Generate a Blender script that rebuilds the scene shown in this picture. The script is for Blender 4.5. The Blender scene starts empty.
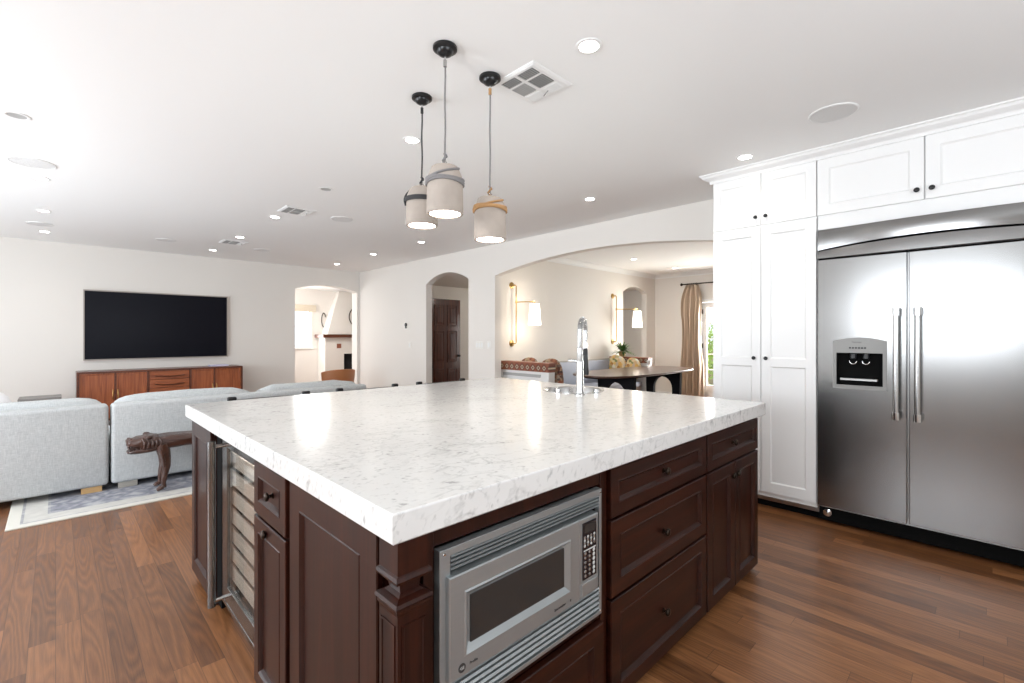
import bpy, bmesh, math, random
from mathutils import Vector, Matrix, noise
random.seed(7)
PI = math.pi
scene = bpy.context.scene
C = scene.collection

# ------------------------------------------------------------------ camera
FPX, VHOR, CAMZ, THETA = 466.84, 335.4, 1.30, math.radians(45.65)
cam_d = bpy.data.cameras.new('camera')
cam = bpy.data.objects.new('camera', cam_d); C.objects.link(cam)
cam.location = (0, 0, CAMZ)
cam.rotation_euler = (PI/2, 0, THETA - PI/2)
cam_d.sensor_fit = 'HORIZONTAL'; cam_d.sensor_width = 36
cam_d.lens = 36*FPX/1024
cam_d.shift_y = (VHOR - 341.5)/1024
cam_d.clip_start = 0.02
scene.camera = cam

# ------------------------------------------------------------------ view, world, daylight
vs = scene.view_settings
vs.view_transform = 'Standard'; vs.look = 'None'; vs.gamma = 1; vs.use_curve_mapping = False
vs.exposure = 0.32
world = bpy.data.worlds.new('sky'); scene.world = world; world.use_nodes = True
bg = world.node_tree.nodes['Background']
bg.inputs['Color'].default_value = (0.80, 0.90, 1.0, 1); bg.inputs['Strength'].default_value = 1.6

def area_light(name, loc, rot, sx, sy, power, col):
    l = bpy.data.lights.new(name, 'AREA'); l.shape = 'RECTANGLE'; l.size = sx; l.size_y = sy
    l.energy = power; l.color = col
    o = bpy.data.objects.new(name, l); C.objects.link(o); o.location = loc; o.rotation_euler = rot
    return o
DAY = (0.89, 0.945, 1.0)
# daylight standing just outside each window opening; the south lamp is added fill
area_light('daylight_west_kitchen', (-2.85, 0.6, 1.7), (0, -PI/2-.60, 0), 1.25, 2.0, 85, DAY)
area_light('daylight_west_living_a', (-2.85, 4.3, 1.25), (0, -PI/2-.50, 0), 2.1, 2.2, 135, DAY)
area_light('daylight_west_living_b', (-2.85, 7.2, 1.25), (0, -PI/2-.45, 0), 2.1, 2.2, 50, DAY)
area_light('south_fill', (1.0, -2.25, 1.6), (PI/2+.85, 0, 0), 2.6, 1.5, 60, DAY)  # added at an unseen window, tilted up to brighten the ceiling
area_light('daylight_dining', (9.7, 3.3, 1.3), (0, PI/2-.22, 0), 2.0, 1.6, 270, (1, .975, .94))
area_light('daylight_far_room', (3.9, 13.15, 1.5), (-PI/2, 0, 0), 2.2, 1.2, 90, (1, 1, 1))
area_light('daylight_far_room_west', (2.2, 11.4, 1.5), (0, -PI/2, 0), 1.8, 2.0, 60, (1, 1, 1))
area_light('daylight_hall', (9.95, 6.5, 1.5), (0, PI/2, 0), 1.6, 1.0, 14, (1, .97, .93))

# ------------------------------------------------------------------ levels and lines of the house
FL = -0.025      # floor
CE = 2.607       # ceiling
XW, YS = -2.6, -2.0
XA, XB = 4.507, 4.627       # wall with the hall arch and the wide arch
YT, YTB = 9.14, 9.37        # wall with the screen
YD, YDB = 5.10, 5.22        # sconce wall of the dining room
XD = 9.35                   # far wall of the dining room

# ------------------------------------------------------------------ materials
def new_mat(name):
    m = bpy.data.materials.new(name); m.use_nodes = True
    nt = m.node_tree; return m, nt, nt.nodes, nt.links, nt.nodes['Principled BSDF']
def mat(name, col, rough=.5, metal=0., spec=.5, bump=0, bscale=80, var=0, vscale=6, coat=0, stretch=None, emit=0, ecol=None, trans=0, sheen=0):
    m, nt, N, L, P = new_mat(name)
    P.inputs['Base Color'].default_value = (*col, 1)
    P.inputs['Roughness'].default_value = rough; P.inputs['Metallic'].default_value = metal
    P.inputs['Specular IOR Level'].default_value = spec
    P.inputs['Coat Weight'].default_value = coat; P.inputs['Coat Roughness'].default_value = .12
    P.inputs['Transmission Weight'].default_value = trans
    P.inputs['Sheen Weight'].default_value = sheen
    tc = N.new('ShaderNodeTexCoord'); mp = N.new('ShaderNodeMapping'); L.new(tc.outputs['Object'], mp.inputs['Vector'])
    if stretch: mp.inputs['Scale'].default_value = stretch
    n = N.new('ShaderNodeTexNoise'); n.inputs['Scale'].default_value = vscale; n.inputs['Detail'].default_value = 6
    L.new(mp.outputs['Vector'], n.inputs['Vector'])
    r = N.new('ShaderNodeMix'); r.data_type = 'RGBA'
    r.inputs[6].default_value = (*[c*(1-var) for c in col], 1); r.inputs[7].default_value = (*[min(1, c*(1+var)) for c in col], 1)
    L.new(n.outputs['Fac'], r.inputs[0]); L.new(r.outputs[2], P.inputs['Base Color'])
    if bump:
        b = N.new('ShaderNodeBump'); b.inputs['Strength'].default_value = bump; b.inputs['Distance'].default_value = .01
        n2 = N.new('ShaderNodeTexNoise'); n2.inputs['Scale'].default_value = bscale; n2.inputs['Detail'].default_value = 4
        L.new(mp.outputs['Vector'], n2.inputs['Vector']); L.new(n2.outputs['Fac'], b.inputs['Height']); L.new(b.outputs['Normal'], P.inputs['Normal'])
    if emit:
        P.inputs['Emission Color'].default_value = (*(ecol or col), 1); P.inputs['Emission Strength'].default_value = emit
    return m
def ramp(N, L, fac, stops):
    r = N.new('ShaderNodeValToRGB'); e = r.color_ramp.elements
    while len(e) < len(stops): e.new(.5)
    for el, (p, c) in zip(e, stops): el.position = p; el.color = (*c, 1)
    L.new(fac, r.inputs[0]); return r.outputs[0]
def math_node(N, L, op, a, b=None, c=None):
    n = N.new('ShaderNodeMath'); n.operation = op
    for i, v in enumerate((a, b, c)):
        if v is None: continue
        if isinstance(v, (int, float)): n.inputs[i].default_value = v
        else: L.new(v, n.inputs[i])
    return n.outputs[0]

def wood_mat(name, dark, mid, light, rough=.3, axis='Z', scale=1., coat=.3):
    """fine straight grain running along one axis"""
    m, nt, N, L, P = new_mat(name)
    tc = N.new('ShaderNodeTexCoord'); mp = N.new('ShaderNodeMapping'); L.new(tc.outputs['Object'], mp.inputs['Vector'])
    s = {'X': (.8, 14, 14), 'Y': (14, .8, 14), 'Z': (14, 14, .8)}[axis]
    mp.inputs['Scale'].default_value = tuple(v*scale for v in s)
    n = N.new('ShaderNodeTexNoise'); n.inputs['Scale'].default_value = 2.2; n.inputs['Detail'].default_value = 7; n.inputs['Distortion'].default_value = .8
    L.new(mp.outputs['Vector'], n.inputs['Vector'])
    col = ramp(N, L, n.outputs['Fac'], [(.25, dark), (.5, mid), (.75, light)])
    L.new(col, P.inputs['Base Color']); P.inputs['Roughness'].default_value = rough
    P.inputs['Coat Weight'].default_value = coat; P.inputs['Coat Roughness'].default_value = .15
    return m

def floor_material():
    m, nt, N, L, P = new_mat('oak_strip_floor')
    tc = N.new('ShaderNodeTexCoord'); sx = N.new('ShaderNodeSeparateXYZ'); L.new(tc.outputs['Object'], sx.inputs[0])
    W, LEN = .083, 1.15
    row = math_node(N, L, 'DIVIDE', sx.outputs['X'], W)
    rowi = math_node(N, L, 'FLOOR', row); rowf = math_node(N, L, 'FRACT', row)
    wn = N.new('ShaderNodeTexWhiteNoise'); wn.noise_dimensions = '1D'; L.new(rowi, wn.inputs['W'])
    off = math_node(N, L, 'MULTIPLY', wn.outputs['Value'], 9.3)
    yy = math_node(N, L, 'ADD', math_node(N, L, 'DIVIDE', sx.outputs['Y'], LEN), off)
    yi = math_node(N, L, 'FLOOR', yy); yf = math_node(N, L, 'FRACT', yy)
    cmb = N.new('ShaderNodeCombineXYZ'); L.new(rowi, cmb.inputs[0]); L.new(yi, cmb.inputs[1])
    wn2 = N.new('ShaderNodeTexWhiteNoise'); wn2.noise_dimensions = '2D'; L.new(cmb.outputs[0], wn2.inputs['Vector'])
    # grain: contour lines of a stretched noise field, different for every board
    g = N.new('ShaderNodeCombineXYZ')
    L.new(math_node(N, L, 'MULTIPLY', sx.outputs['X'], 9), g.inputs[0])
    L.new(math_node(N, L, 'MULTIPLY', sx.outputs['Y'], .7), g.inputs[1])
    L.new(math_node(N, L, 'MULTIPLY', wn2.outputs['Value'], 37), g.inputs[2])
    n1 = N.new('ShaderNodeTexNoise'); n1.inputs['Scale'].default_value = 1; n1.inputs['Detail'].default_value = 1.5; L.new(g.outputs[0], n1.inputs['Vector'])
    rings = math_node(N, L, 'FRACT', math_node(N, L, 'MULTIPLY', n1.outputs['Fac'], 15))
    rings = math_node(N, L, 'ABSOLUTE', math_node(N, L, 'SUBTRACT', rings, .5))
    g2 = N.new('ShaderNodeCombineXYZ')
    L.new(math_node(N, L, 'MULTIPLY', sx.outputs['X'], 260), g2.inputs[0]); L.new(math_node(N, L, 'MULTIPLY', sx.outputs['Y'], 9), g2.inputs[1])
    n2 = N.new('ShaderNodeTexNoise'); n2.inputs['Scale'].default_value = 1; n2.inputs['Detail'].default_value = 3; L.new(g2.outputs[0], n2.inputs['Vector'])
    grain = math_node(N, L, 'ADD', math_node(N, L, 'MULTIPLY', rings, .72), math_node(N, L, 'MULTIPLY', n2.outputs['Fac'], .7))
    tone = math_node(N, L, 'ADD', math_node(N, L, 'MULTIPLY', wn2.outputs['Value'], .42), math_node(N, L, 'MULTIPLY', grain, .62))
    col = ramp(N, L, tone, [(.12, (.070, .024, .008)), (.45, (.190, .074, .026)), (.72, (.31, .130, .050)), (.98, (.42, .19, .078))])
    ex = math_node(N, L, 'MINIMUM', rowf, math_node(N, L, 'SUBTRACT', 1, rowf))
    ey = math_node(N, L, 'MINIMUM', yf, math_node(N, L, 'SUBTRACT', 1, yf))
    seam = math_node(N, L, 'MINIMUM', math_node(N, L, 'MULTIPLY', ex, W), math_node(N, L, 'MULTIPLY', ey, LEN))
    sm = N.new('ShaderNodeMapRange'); sm.inputs['From Min'].default_value = .0004; sm.inputs['From Max'].default_value = .0016; L.new(seam, sm.inputs['Value'])
    sm.inputs['To Min'].default_value = .45
    mx = N.new('ShaderNodeMix'); mx.data_type = 'RGBA'; mx.blend_type = 'MULTIPLY'; mx.inputs[0].default_value = 1
    L.new(col, mx.inputs[6]); L.new(sm.outputs[0], mx.inputs[7]); L.new(mx.outputs[2], P.inputs['Base Color'])
    rr = N.new('ShaderNodeMapRange'); rr.inputs['To Min'].default_value = .30; rr.inputs['To Max'].default_value = .46; L.new(grain, rr.inputs['Value']); L.new(rr.outputs[0], P.inputs['Roughness'])
    b = N.new('ShaderNodeBump'); b.inputs['Strength'].default_value = .25; b.inputs['Distance'].default_value = .0015
    L.new(math_node(N, L, 'ADD', sm.outputs[0], math_node(N, L, 'MULTIPLY', grain, .25)), b.inputs['Height']); L.new(b.outputs['Normal'], P.inputs['Normal'])
    P.inputs['Coat Weight'].default_value = .3; P.inputs['Coat Roughness'].default_value = .2
    return m

def marble_material():
    m, nt, N, L, P = new_mat('carrara_marble')
    tc = N.new('ShaderNodeTexCoord')
    def vein(scale, stretch, rot, width, seed, distort):
        mp = N.new('ShaderNodeMapping'); mp.inputs['Scale'].default_value = stretch; mp.inputs['Rotation'].default_value = rot; mp.inputs['Location'].default_value = (seed, seed*.7, seed*.3)
        L.new(tc.outputs['Object'], mp.inputs['Vector'])
        n = N.new('ShaderNodeTexNoise'); n.inputs['Scale'].default_value = scale; n.inputs['Detail'].default_value = 5; n.inputs['Distortion'].default_value = distort
        L.new(mp.outputs['Vector'], n.inputs['Vector'])
        d = math_node(N, L, 'ABSOLUTE', math_node(N, L, 'SUBTRACT', n.outputs['Fac'], .5))
        r = N.new('ShaderNodeMapRange'); r.inputs['From Min'].default_value = 0; r.inputs['From Max'].default_value = width; r.inputs['To Min'].default_value = 1; r.inputs['To Max'].default_value = 0
        L.new(d, r.inputs['Value']); return r.outputs[0]
    def blot(scale, stretch, rot, lo, hi, seed):
        m0 = N.new('ShaderNodeMapping'); m0.inputs['Rotation'].default_value = rot; L.new(tc.outputs['Object'], m0.inputs['Vector'])
        mp = N.new('ShaderNodeMapping'); mp.inputs['Scale'].default_value = stretch; mp.inputs['Location'].default_value = (seed, seed, seed)
        L.new(m0.outputs['Vector'], mp.inputs['Vector'])
        n = N.new('ShaderNodeTexNoise'); n.inputs['Scale'].default_value = scale; n.inputs['Detail'].default_value = 4
        L.new(mp.outputs['Vector'], n.inputs['Vector'])
        r = N.new('ShaderNodeMapRange'); r.inputs['From Min'].default_value = lo; r.inputs['From Max'].default_value = hi; L.new(n.outputs['Fac'], r.inputs['Value']); return r.outputs[0]
    v1 = math_node(N, L, 'MULTIPLY', vein(3.2, (1, 2.2, 1.6), (.2, .5, .6), .028, 3, 1.2), blot(2.0, (1, 1, 1), (0, 0, 0), .42, .68, 9))
    v2 = math_node(N, L, 'MULTIPLY', vein(9, (1, 1.8, 1.3), (.4, .3, .7), .035, 17, .8), blot(4.5, (1, 1, 1), (0, 0, 0), .45, .68, 21))
    eu = tuple(Vector((.42, -.38, .82)).normalized().rotation_difference(Vector((1, 0, 0))).to_euler())
    dash = blot(22, (.5, 1.7, 1.7), eu, .63, .73, 5)
    dash2 = blot(46, (.5, 1.4, 1.4), eu, .57, .70, 31)
    cloud = blot(1.6, (1, 1, 1), (0, 0, 0), .35, .75, 44)
    f = math_node(N, L, 'ADD', math_node(N, L, 'MULTIPLY', v1, .20), math_node(N, L, 'MULTIPLY', v2, .22))
    f = math_node(N, L, 'ADD', f, math_node(N, L, 'MULTIPLY', dash, .46))
    f = math_node(N, L, 'ADD', f, math_node(N, L, 'MULTIPLY', dash2, .20))
    f = math_node(N, L, 'ADD', f, math_node(N, L, 'MULTIPLY', cloud, .07))
    col = ramp(N, L, f, [(0, (.78, .77, .75)), (.35, (.52, .515, .50)), (.8, (.33, .32, .315)), (1, (.25, .245, .24))])
    L.new(col, P.inputs['Base Color']); P.inputs['Roughness'].default_value = .16; P.inputs['Specular IOR Level'].default_value = .5
    return m

def steel_material(name, base=.62, rough=.27, stretch=(1, 1, 120), streak=.025, ss=3., bump=0.):
    m, nt, N, L, P = new_mat(name)
    P.inputs['Metallic'].default_value = 1
    tc = N.new('ShaderNodeTexCoord'); mp = N.new('ShaderNodeMapping'); mp.inputs['Scale'].default_value = stretch; L.new(tc.outputs['Object'], mp.inputs['Vector'])
    n = N.new('ShaderNodeTexNoise'); n.inputs['Scale'].default_value = ss; n.inputs['Detail'].default_value = 5; L.new(mp.outputs['Vector'], n.inputs['Vector'])
    r = N.new('ShaderNodeMapRange'); r.inputs['To Min'].default_value = rough-streak; r.inputs['To Max'].default_value = rough+streak; L.new(n.outputs['Fac'], r.inputs['Value']); L.new(r.outputs[0], P.inputs['Roughness'])
    c = ramp(N, L, n.outputs['Fac'], [(.2, (base*.96, base*.955, base*.945)), (.8, (base*1.03, base*1.02, base*1.005))]); L.new(c, P.inputs['Base Color'])
    b = N.new('ShaderNodeBump'); b.inputs['Strength'].default_value = bump; b.inputs['Distance'].default_value = .002; L.new(n.outputs['Fac'], b.inputs['Height']); L.new(b.outputs['Normal'], P.inputs['Normal'])
    return m

def linen_material(name, a, b_):
    m, nt, N, L, P = new_mat(name)
    tc = N.new('ShaderNodeTexCoord')
    fs = []
    for st in ((30, 30, 420), (420, 60, 30)):
        mp = N.new('ShaderNodeMapping'); mp.inputs['Scale'].default_value = st; L.new(tc.outputs['Object'], mp.inputs['Vector'])
        n = N.new('ShaderNodeTexNoise'); n.inputs['Scale'].default_value = 1; n.inputs['Detail'].default_value = 3; L.new(mp.outputs['Vector'], n.inputs['Vector']); fs.append(n.outputs['Fac'])
    f = math_node(N, L, 'MULTIPLY', math_node(N, L, 'ADD', fs[0], fs[1]), .5)
    L.new(ramp(N, L, f, [(.35, a), (.65, b_)]), P.inputs['Base Color']); P.inputs['Roughness'].default_value = .9
    P.inputs['Specular IOR Level'].default_value = .2
    b = N.new('ShaderNodeBump'); b.inputs['Strength'].default_value = .3; b.inputs['Distance'].default_value = .002; L.new(f, b.inputs['Height']); L.new(b.outputs['Normal'], P.inputs['Normal'])
    return m

def tile_pattern_material():
    """glazed border tiles: cream diamonds on terracotta, repeating along the object's Y axis"""
    m, nt, N, L, P = new_mat('painted_border_tile')
    tc = N.new('ShaderNodeTexCoord'); s = N.new('ShaderNodeSeparateXYZ'); L.new(tc.outputs['Object'], s.inputs[0])
    a = math_node(N, L, 'ABSOLUTE', math_node(N, L, 'SUBTRACT', math_node(N, L, 'FRACT', math_node(N, L, 'DIVIDE', s.outputs['Y'], .104)), .5))
    z = math_node(N, L, 'ABSOLUTE', math_node(N, L, 'DIVIDE', math_node(N, L, 'SUBTRACT', s.outputs['Z'], .853-FL), .104))
    d = math_node(N, L, 'ADD', a, z)
    L.new(ramp(N, L, d, [(0, (.30, .05, .03)), (.17, (.02, .02, .02)), (.22, (.75, .62, .45)), (.38, (.04, .03, .03)), (.44, (.17, .045, .025)), (.8, (.26, .085, .042))]), P.inputs['Base Color'])
    P.inputs['Roughness'].default_value = .35
    return m

def print_fabric(name, cols, scale):
    m, nt, N, L, P = new_mat(name)
    tc = N.new('ShaderNodeTexCoord'); v = N.new('ShaderNodeTexVoronoi'); v.inputs['Scale'].default_value = scale; L.new(tc.outputs['Object'], v.inputs['Vector'])
    sp = N.new('ShaderNodeSeparateColor'); L.new(v.outputs['Color'], sp.inputs[0])
    L.new(ramp(N, L, sp.outputs[0], [(i/(len(cols)-1), c) for i, c in enumerate(cols)]), P.inputs['Base Color']); P.inputs['Roughness'].default_value = .9
    return m

def rug_material():
    m, nt, N, L, P = new_mat('faded_grey_rug')
    tc = N.new('ShaderNodeTexCoord'); s = N.new('ShaderNodeSeparateXYZ'); L.new(tc.outputs['Object'], s.inputs[0])
    hx, hy = 1.75, 1.40
    ex = math_node(N, L, 'SUBTRACT', hx, math_node(N, L, 'ABSOLUTE', s.outputs['X'])); ey = math_node(N, L, 'SUBTRACT', hy, math_node(N, L, 'ABSOLUTE', s.outputs['Y']))
    e = math_node(N, L, 'MINIMUM', ex, ey)
    n = N.new('ShaderNodeTexNoise'); n.inputs['Scale'].default_value = 22; n.inputs['Detail'].default_value = 5; L.new(tc.outputs['Object'], n.inputs['Vector'])
    v = N.new('ShaderNodeTexVoronoi'); v.inputs['Scale'].default_value = 9; v.feature = 'DISTANCE_TO_EDGE'; L.new(tc.outputs['Object'], v.inputs['Vector'])
    pat = math_node(N, L, 'ADD', math_node(N, L, 'MULTIPLY', n.outputs['Fac'], .8), math_node(N, L, 'MULTIPLY', v.outputs['Distance'], .9))
    inner = ramp(N, L, pat, [(.3, (.19, .195, .23)), (.5, (.29, .295, .335)), (.75, (.46, .455, .47))])
    edge = N.new('ShaderNodeValToRGB'); cr = edge.color_ramp; cr.interpolation = 'CONSTANT'
    st = [(0, 1), (.065, .25), (.08, .75), (.20, .2), (.215, .0)]
    while len(cr.elements) < len(st): cr.elements.new(.5)
    for el, (p, q) in zip(cr.elements, st): el.position = p; el.color = (q, q, q, 1)
    L.new(e, edge.inputs[0])
    mx = N.new('ShaderNodeMix'); mx.data_type = 'RGBA'; L.new(edge.outputs[0], mx.inputs[0]); L.new(inner, mx.inputs[6]); mx.inputs[7].default_value = (.66, .64, .58, 1)
    L.new(mx.outputs[2], P.inputs['Base Color']); P.inputs['Roughness'].default_value = .95
    return m

M = {}
M['wall'] = mat('warm_white_plaster', (.78, .745, .70), .75, bump=.06, bscale=30, spec=.25)
M['ceiling'] = mat('white_ceiling_paint', (.90, .90, .89), .8, spec=.2)
M['floor'] = floor_material()
M['dark_floor'] = wood_mat('dark_stained_floor', (.02, .008, .004), (.05, .02, .01), (.09, .035, .018), .3, 'X')
M['trim'] = mat('white_trim_paint', (.84, .84, .83), .45)
M['white_cab'] = mat('white_lacquer', (.86, .855, .845), .33, spec=.5)
M['marble'] = marble_material()
M['mahogany'] = wood_mat('mahogany_stain', (.010, .0020, .0010), (.022, .0044, .0020), (.042, .0090, .0036), .34, 'Z', coat=.12)
M['mahogany_x'] = wood_mat('mahogany_stain_across', (.010, .0020, .0010), (.022, .0044, .0020), (.042, .0090, .0036), .34, 'X', coat=.12)
for k_ in ('mahogany', 'mahogany_x'): M[k_].node_tree.nodes['Principled BSDF'].inputs['Specular IOR Level'].default_value = .30
M['teak'] = wood_mat('teak_veneer', (.19, .045, .014), (.31, .082, .025), (.42, .125, .04), .35, 'Z', 1.5, coat=.2)
M['teak_x'] = wood_mat('teak_veneer_across', (.19, .045, .014), (.31, .082, .025), (.42, .125, .04), .35, 'X', 1.5, coat=.2)
M['teak_dark'] = wood_mat('teak_edge', (.07, .018, .008), (.11, .028, .011), (.16, .045, .016), .35, 'X', 1.5, coat=.2)
M['door_wood'] = wood_mat('stained_door_wood', (.025, .004, .0015), (.075, .013, .0035), (.15, .032, .009), .45, 'Z')
M['steel'] = steel_material('brushed_steel', .27, .21)
M['steel_x'] = steel_material('brushed_steel_across', .43, .36, (1, 90, 90), .04)
M['steel_x'].node_tree.nodes['Principled BSDF'].inputs['Metallic'].default_value = .7
for e_ in [n for n in M['steel_x'].node_tree.nodes if n.type == 'VALTORGB'][0].color_ramp.elements: e_.color = (e_.color[0]*.90, e_.color[1]*.97, e_.color[2], 1)
M['steel_dark'] = steel_material('grey_steel', .45, .3)
M['chrome'] = mat('polished_chrome', (.66, .66, .66), .14, 1)
M['nickel'] = steel_material('satin_nickel', .48, .24, (1, 1, 1), .04)
M['black'] = mat('black_plastic', (.01, .01, .011), .35)
M['black_gloss'] = mat('black_glass', (.012, .012, .016), .06)
M['screen'] = mat('screen_glass', (.004, .004, .008), .3, spec=.12)
M['window_dark'] = mat('dark_oven_glass', (.03, .029, .028), .12)
M['black_metal'] = mat('black_metal', (.014, .014, .015), .28, .3)
M['matte_black'] = mat('matte_black', (.006, .006, .006), .9, spec=.08)
M['bronze'] = mat('dark_bronze', (.035, .024, .018), .3, .9)
M['brass'] = mat('aged_brass', (.52, .34, .13), .28, 1)
M['concrete'] = mat('cast_concrete', (.40, .345, .30), .85, bump=.25, bscale=45, var=.16, vscale=14)
M['grey_cord'] = mat('grey_rope', (.22, .21, .21), .9, bump=.4, bscale=200)
M['jute'] = mat('jute_rope', (.44, .25, .11), .9, bump=.4, bscale=200)
M['black_cord'] = mat('black_strap', (.03, .03, .032), .7)
M['lamp'] = mat('lamp_glow', (1, .95, .87), .5, emit=14, ecol=(1, .93, .82))
M['can'] = mat('downlight_glow', (1, .97, .92), .5, emit=22, ecol=(1, .95, .87))
M['shade'] = mat('linen_lamp_shade', (1, .97, .92), .8, emit=2.2, ecol=(1, .93, .82))
M['linen'] = linen_material('grey_linen', (.42, .44, .445), (.62, .635, .635))
M['white_fabric'] = mat('white_cushion_fabric', (.80, .79, .80), .9, var=.04)
M['blue_fabric'] = mat('pale_blue_leather', (.44, .48, .58), .5, var=.05)
M['curtain'] = mat('beige_curtain_cloth', (.62, .50, .39), .9, var=.12, vscale=3, stretch=(1, 1, .2))
M['pale_wood'] = wood_mat('pale_oak', (.42, .24, .09), (.55, .33, .13), (.66, .42, .19), .5, 'X')
M['grey_wood'] = wood_mat('limed_wood', (.35, .33, .29), (.45, .42, .37), (.52, .49, .44), .6, 'X')
M['carved'] = mat('carved_dark_timber', (.060, .022, .013), .30, var=.55, vscale=16, bump=1., bscale=55, coat=.3, stretch=(.45, 1, 1))
M['leather'] = mat('tan_leather', (.36, .135, .045), .45, var=.1, bump=.1, bscale=150)
M['walnut'] = wood_mat('walnut_table_top', (.045, .022, .017), (.09, .043, .028), (.13, .066, .043), .28, 'X')
M['blackened'] = mat('blackened_wood', (.010, .011, .014), .8, spec=.15)
M['terracotta'] = mat('terracotta_glaze', (.26, .085, .045), .4, var=.2)
M['tile'] = tile_pattern_material()
M['kilim'] = print_fabric('kilim_weave', [(.05, .03, .03), (.30, .10, .05), (.45, .32, .2), (.10, .07, .06), (.5, .4, .3)], 26)
M['floral'] = print_fabric('yellow_leaf_print', [(.75, .40, .06), (.85, .60, .25), (.80, .75, .65), (.50, .22, .05), (.9, .7, .4), (.22, .28, .10)], 19)
M['leaf'] = mat('fern_green', (.06, .14, .025), .5, var=.45, vscale=20)
M['leaf_bright'] = mat('yellow_shrub_green', (.35, .50, .08), .6, var=.5, vscale=8)  # yellow-green leaf colour with random variation
M['rug'] = rug_material()
M['wine_slat'] = wood_mat('beech_shelf_front', (.36, .28, .22), (.50, .41, .33), (.60, .50, .42), .5, 'Y')
M['soot'] = mat('soot_black', (.02, .02, .022), .9)
M['plate'] = mat('ivory_plate', (.82, .80, .75), .4)
M['speaker'] = mat('speaker_grille_white', (.78, .78, .77), .8, bump=.4, bscale=900)
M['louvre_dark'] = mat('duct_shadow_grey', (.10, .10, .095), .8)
M['louvre_grey'] = mat('grey_enamel', (.42, .42, .41), .6)
M['shade_cloth'] = mat('beige_roman_shade', (.68, .60, .48), .9)
M['paper'] = mat('lilac_paper', (.66, .64, .80), .6)
M['stone_out'] = mat('outdoor_stone', (.50, .38, .26), .9, var=.3, vscale=5)
M['grass'] = mat('garden_lawn', (.30, .40, .08), .9, var=.4, vscale=5)
M['keys'] = mat('grey_key_print', (.55, .55, .53), .5)
M['ink'] = mat('dark_print', (.03, .03, .03), .5)
M['gold_pot'] = mat('ochre_glazed_pot', (.62, .42, .18), .35, var=.15)
def glass_material():
    m, nt, N, L, P = new_mat('clear_pane'); N.remove(P)
    t = N.new('ShaderNodeBsdfTransparent'); g = N.new('ShaderNodeBsdfGlossy'); g.inputs['Roughness'].default_value = .02
    t.inputs['Color'].default_value = (.93, .94, .94, 1)
    lw = N.new('ShaderNodeLayerWeight'); lw.inputs['Blend'].default_value = .5; x = N.new('ShaderNodeMixShader')
    f = N.new('ShaderNodeMath'); f.operation = 'MULTIPLY_ADD'; L.new(math_node(N, L, 'POWER', lw.outputs['Facing'], 5), f.inputs[0]); f.inputs[1].default_value = .8; f.inputs[2].default_value = .04
    L.new(f.outputs[0], x.inputs[0]); L.new(t.outputs[0], x.inputs[1]); L.new(g.outputs[0], x.inputs[2]); L.new(x.outputs[0], N['Material Output'].inputs['Surface'])
    return m
M['glass'] = glass_material()

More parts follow.
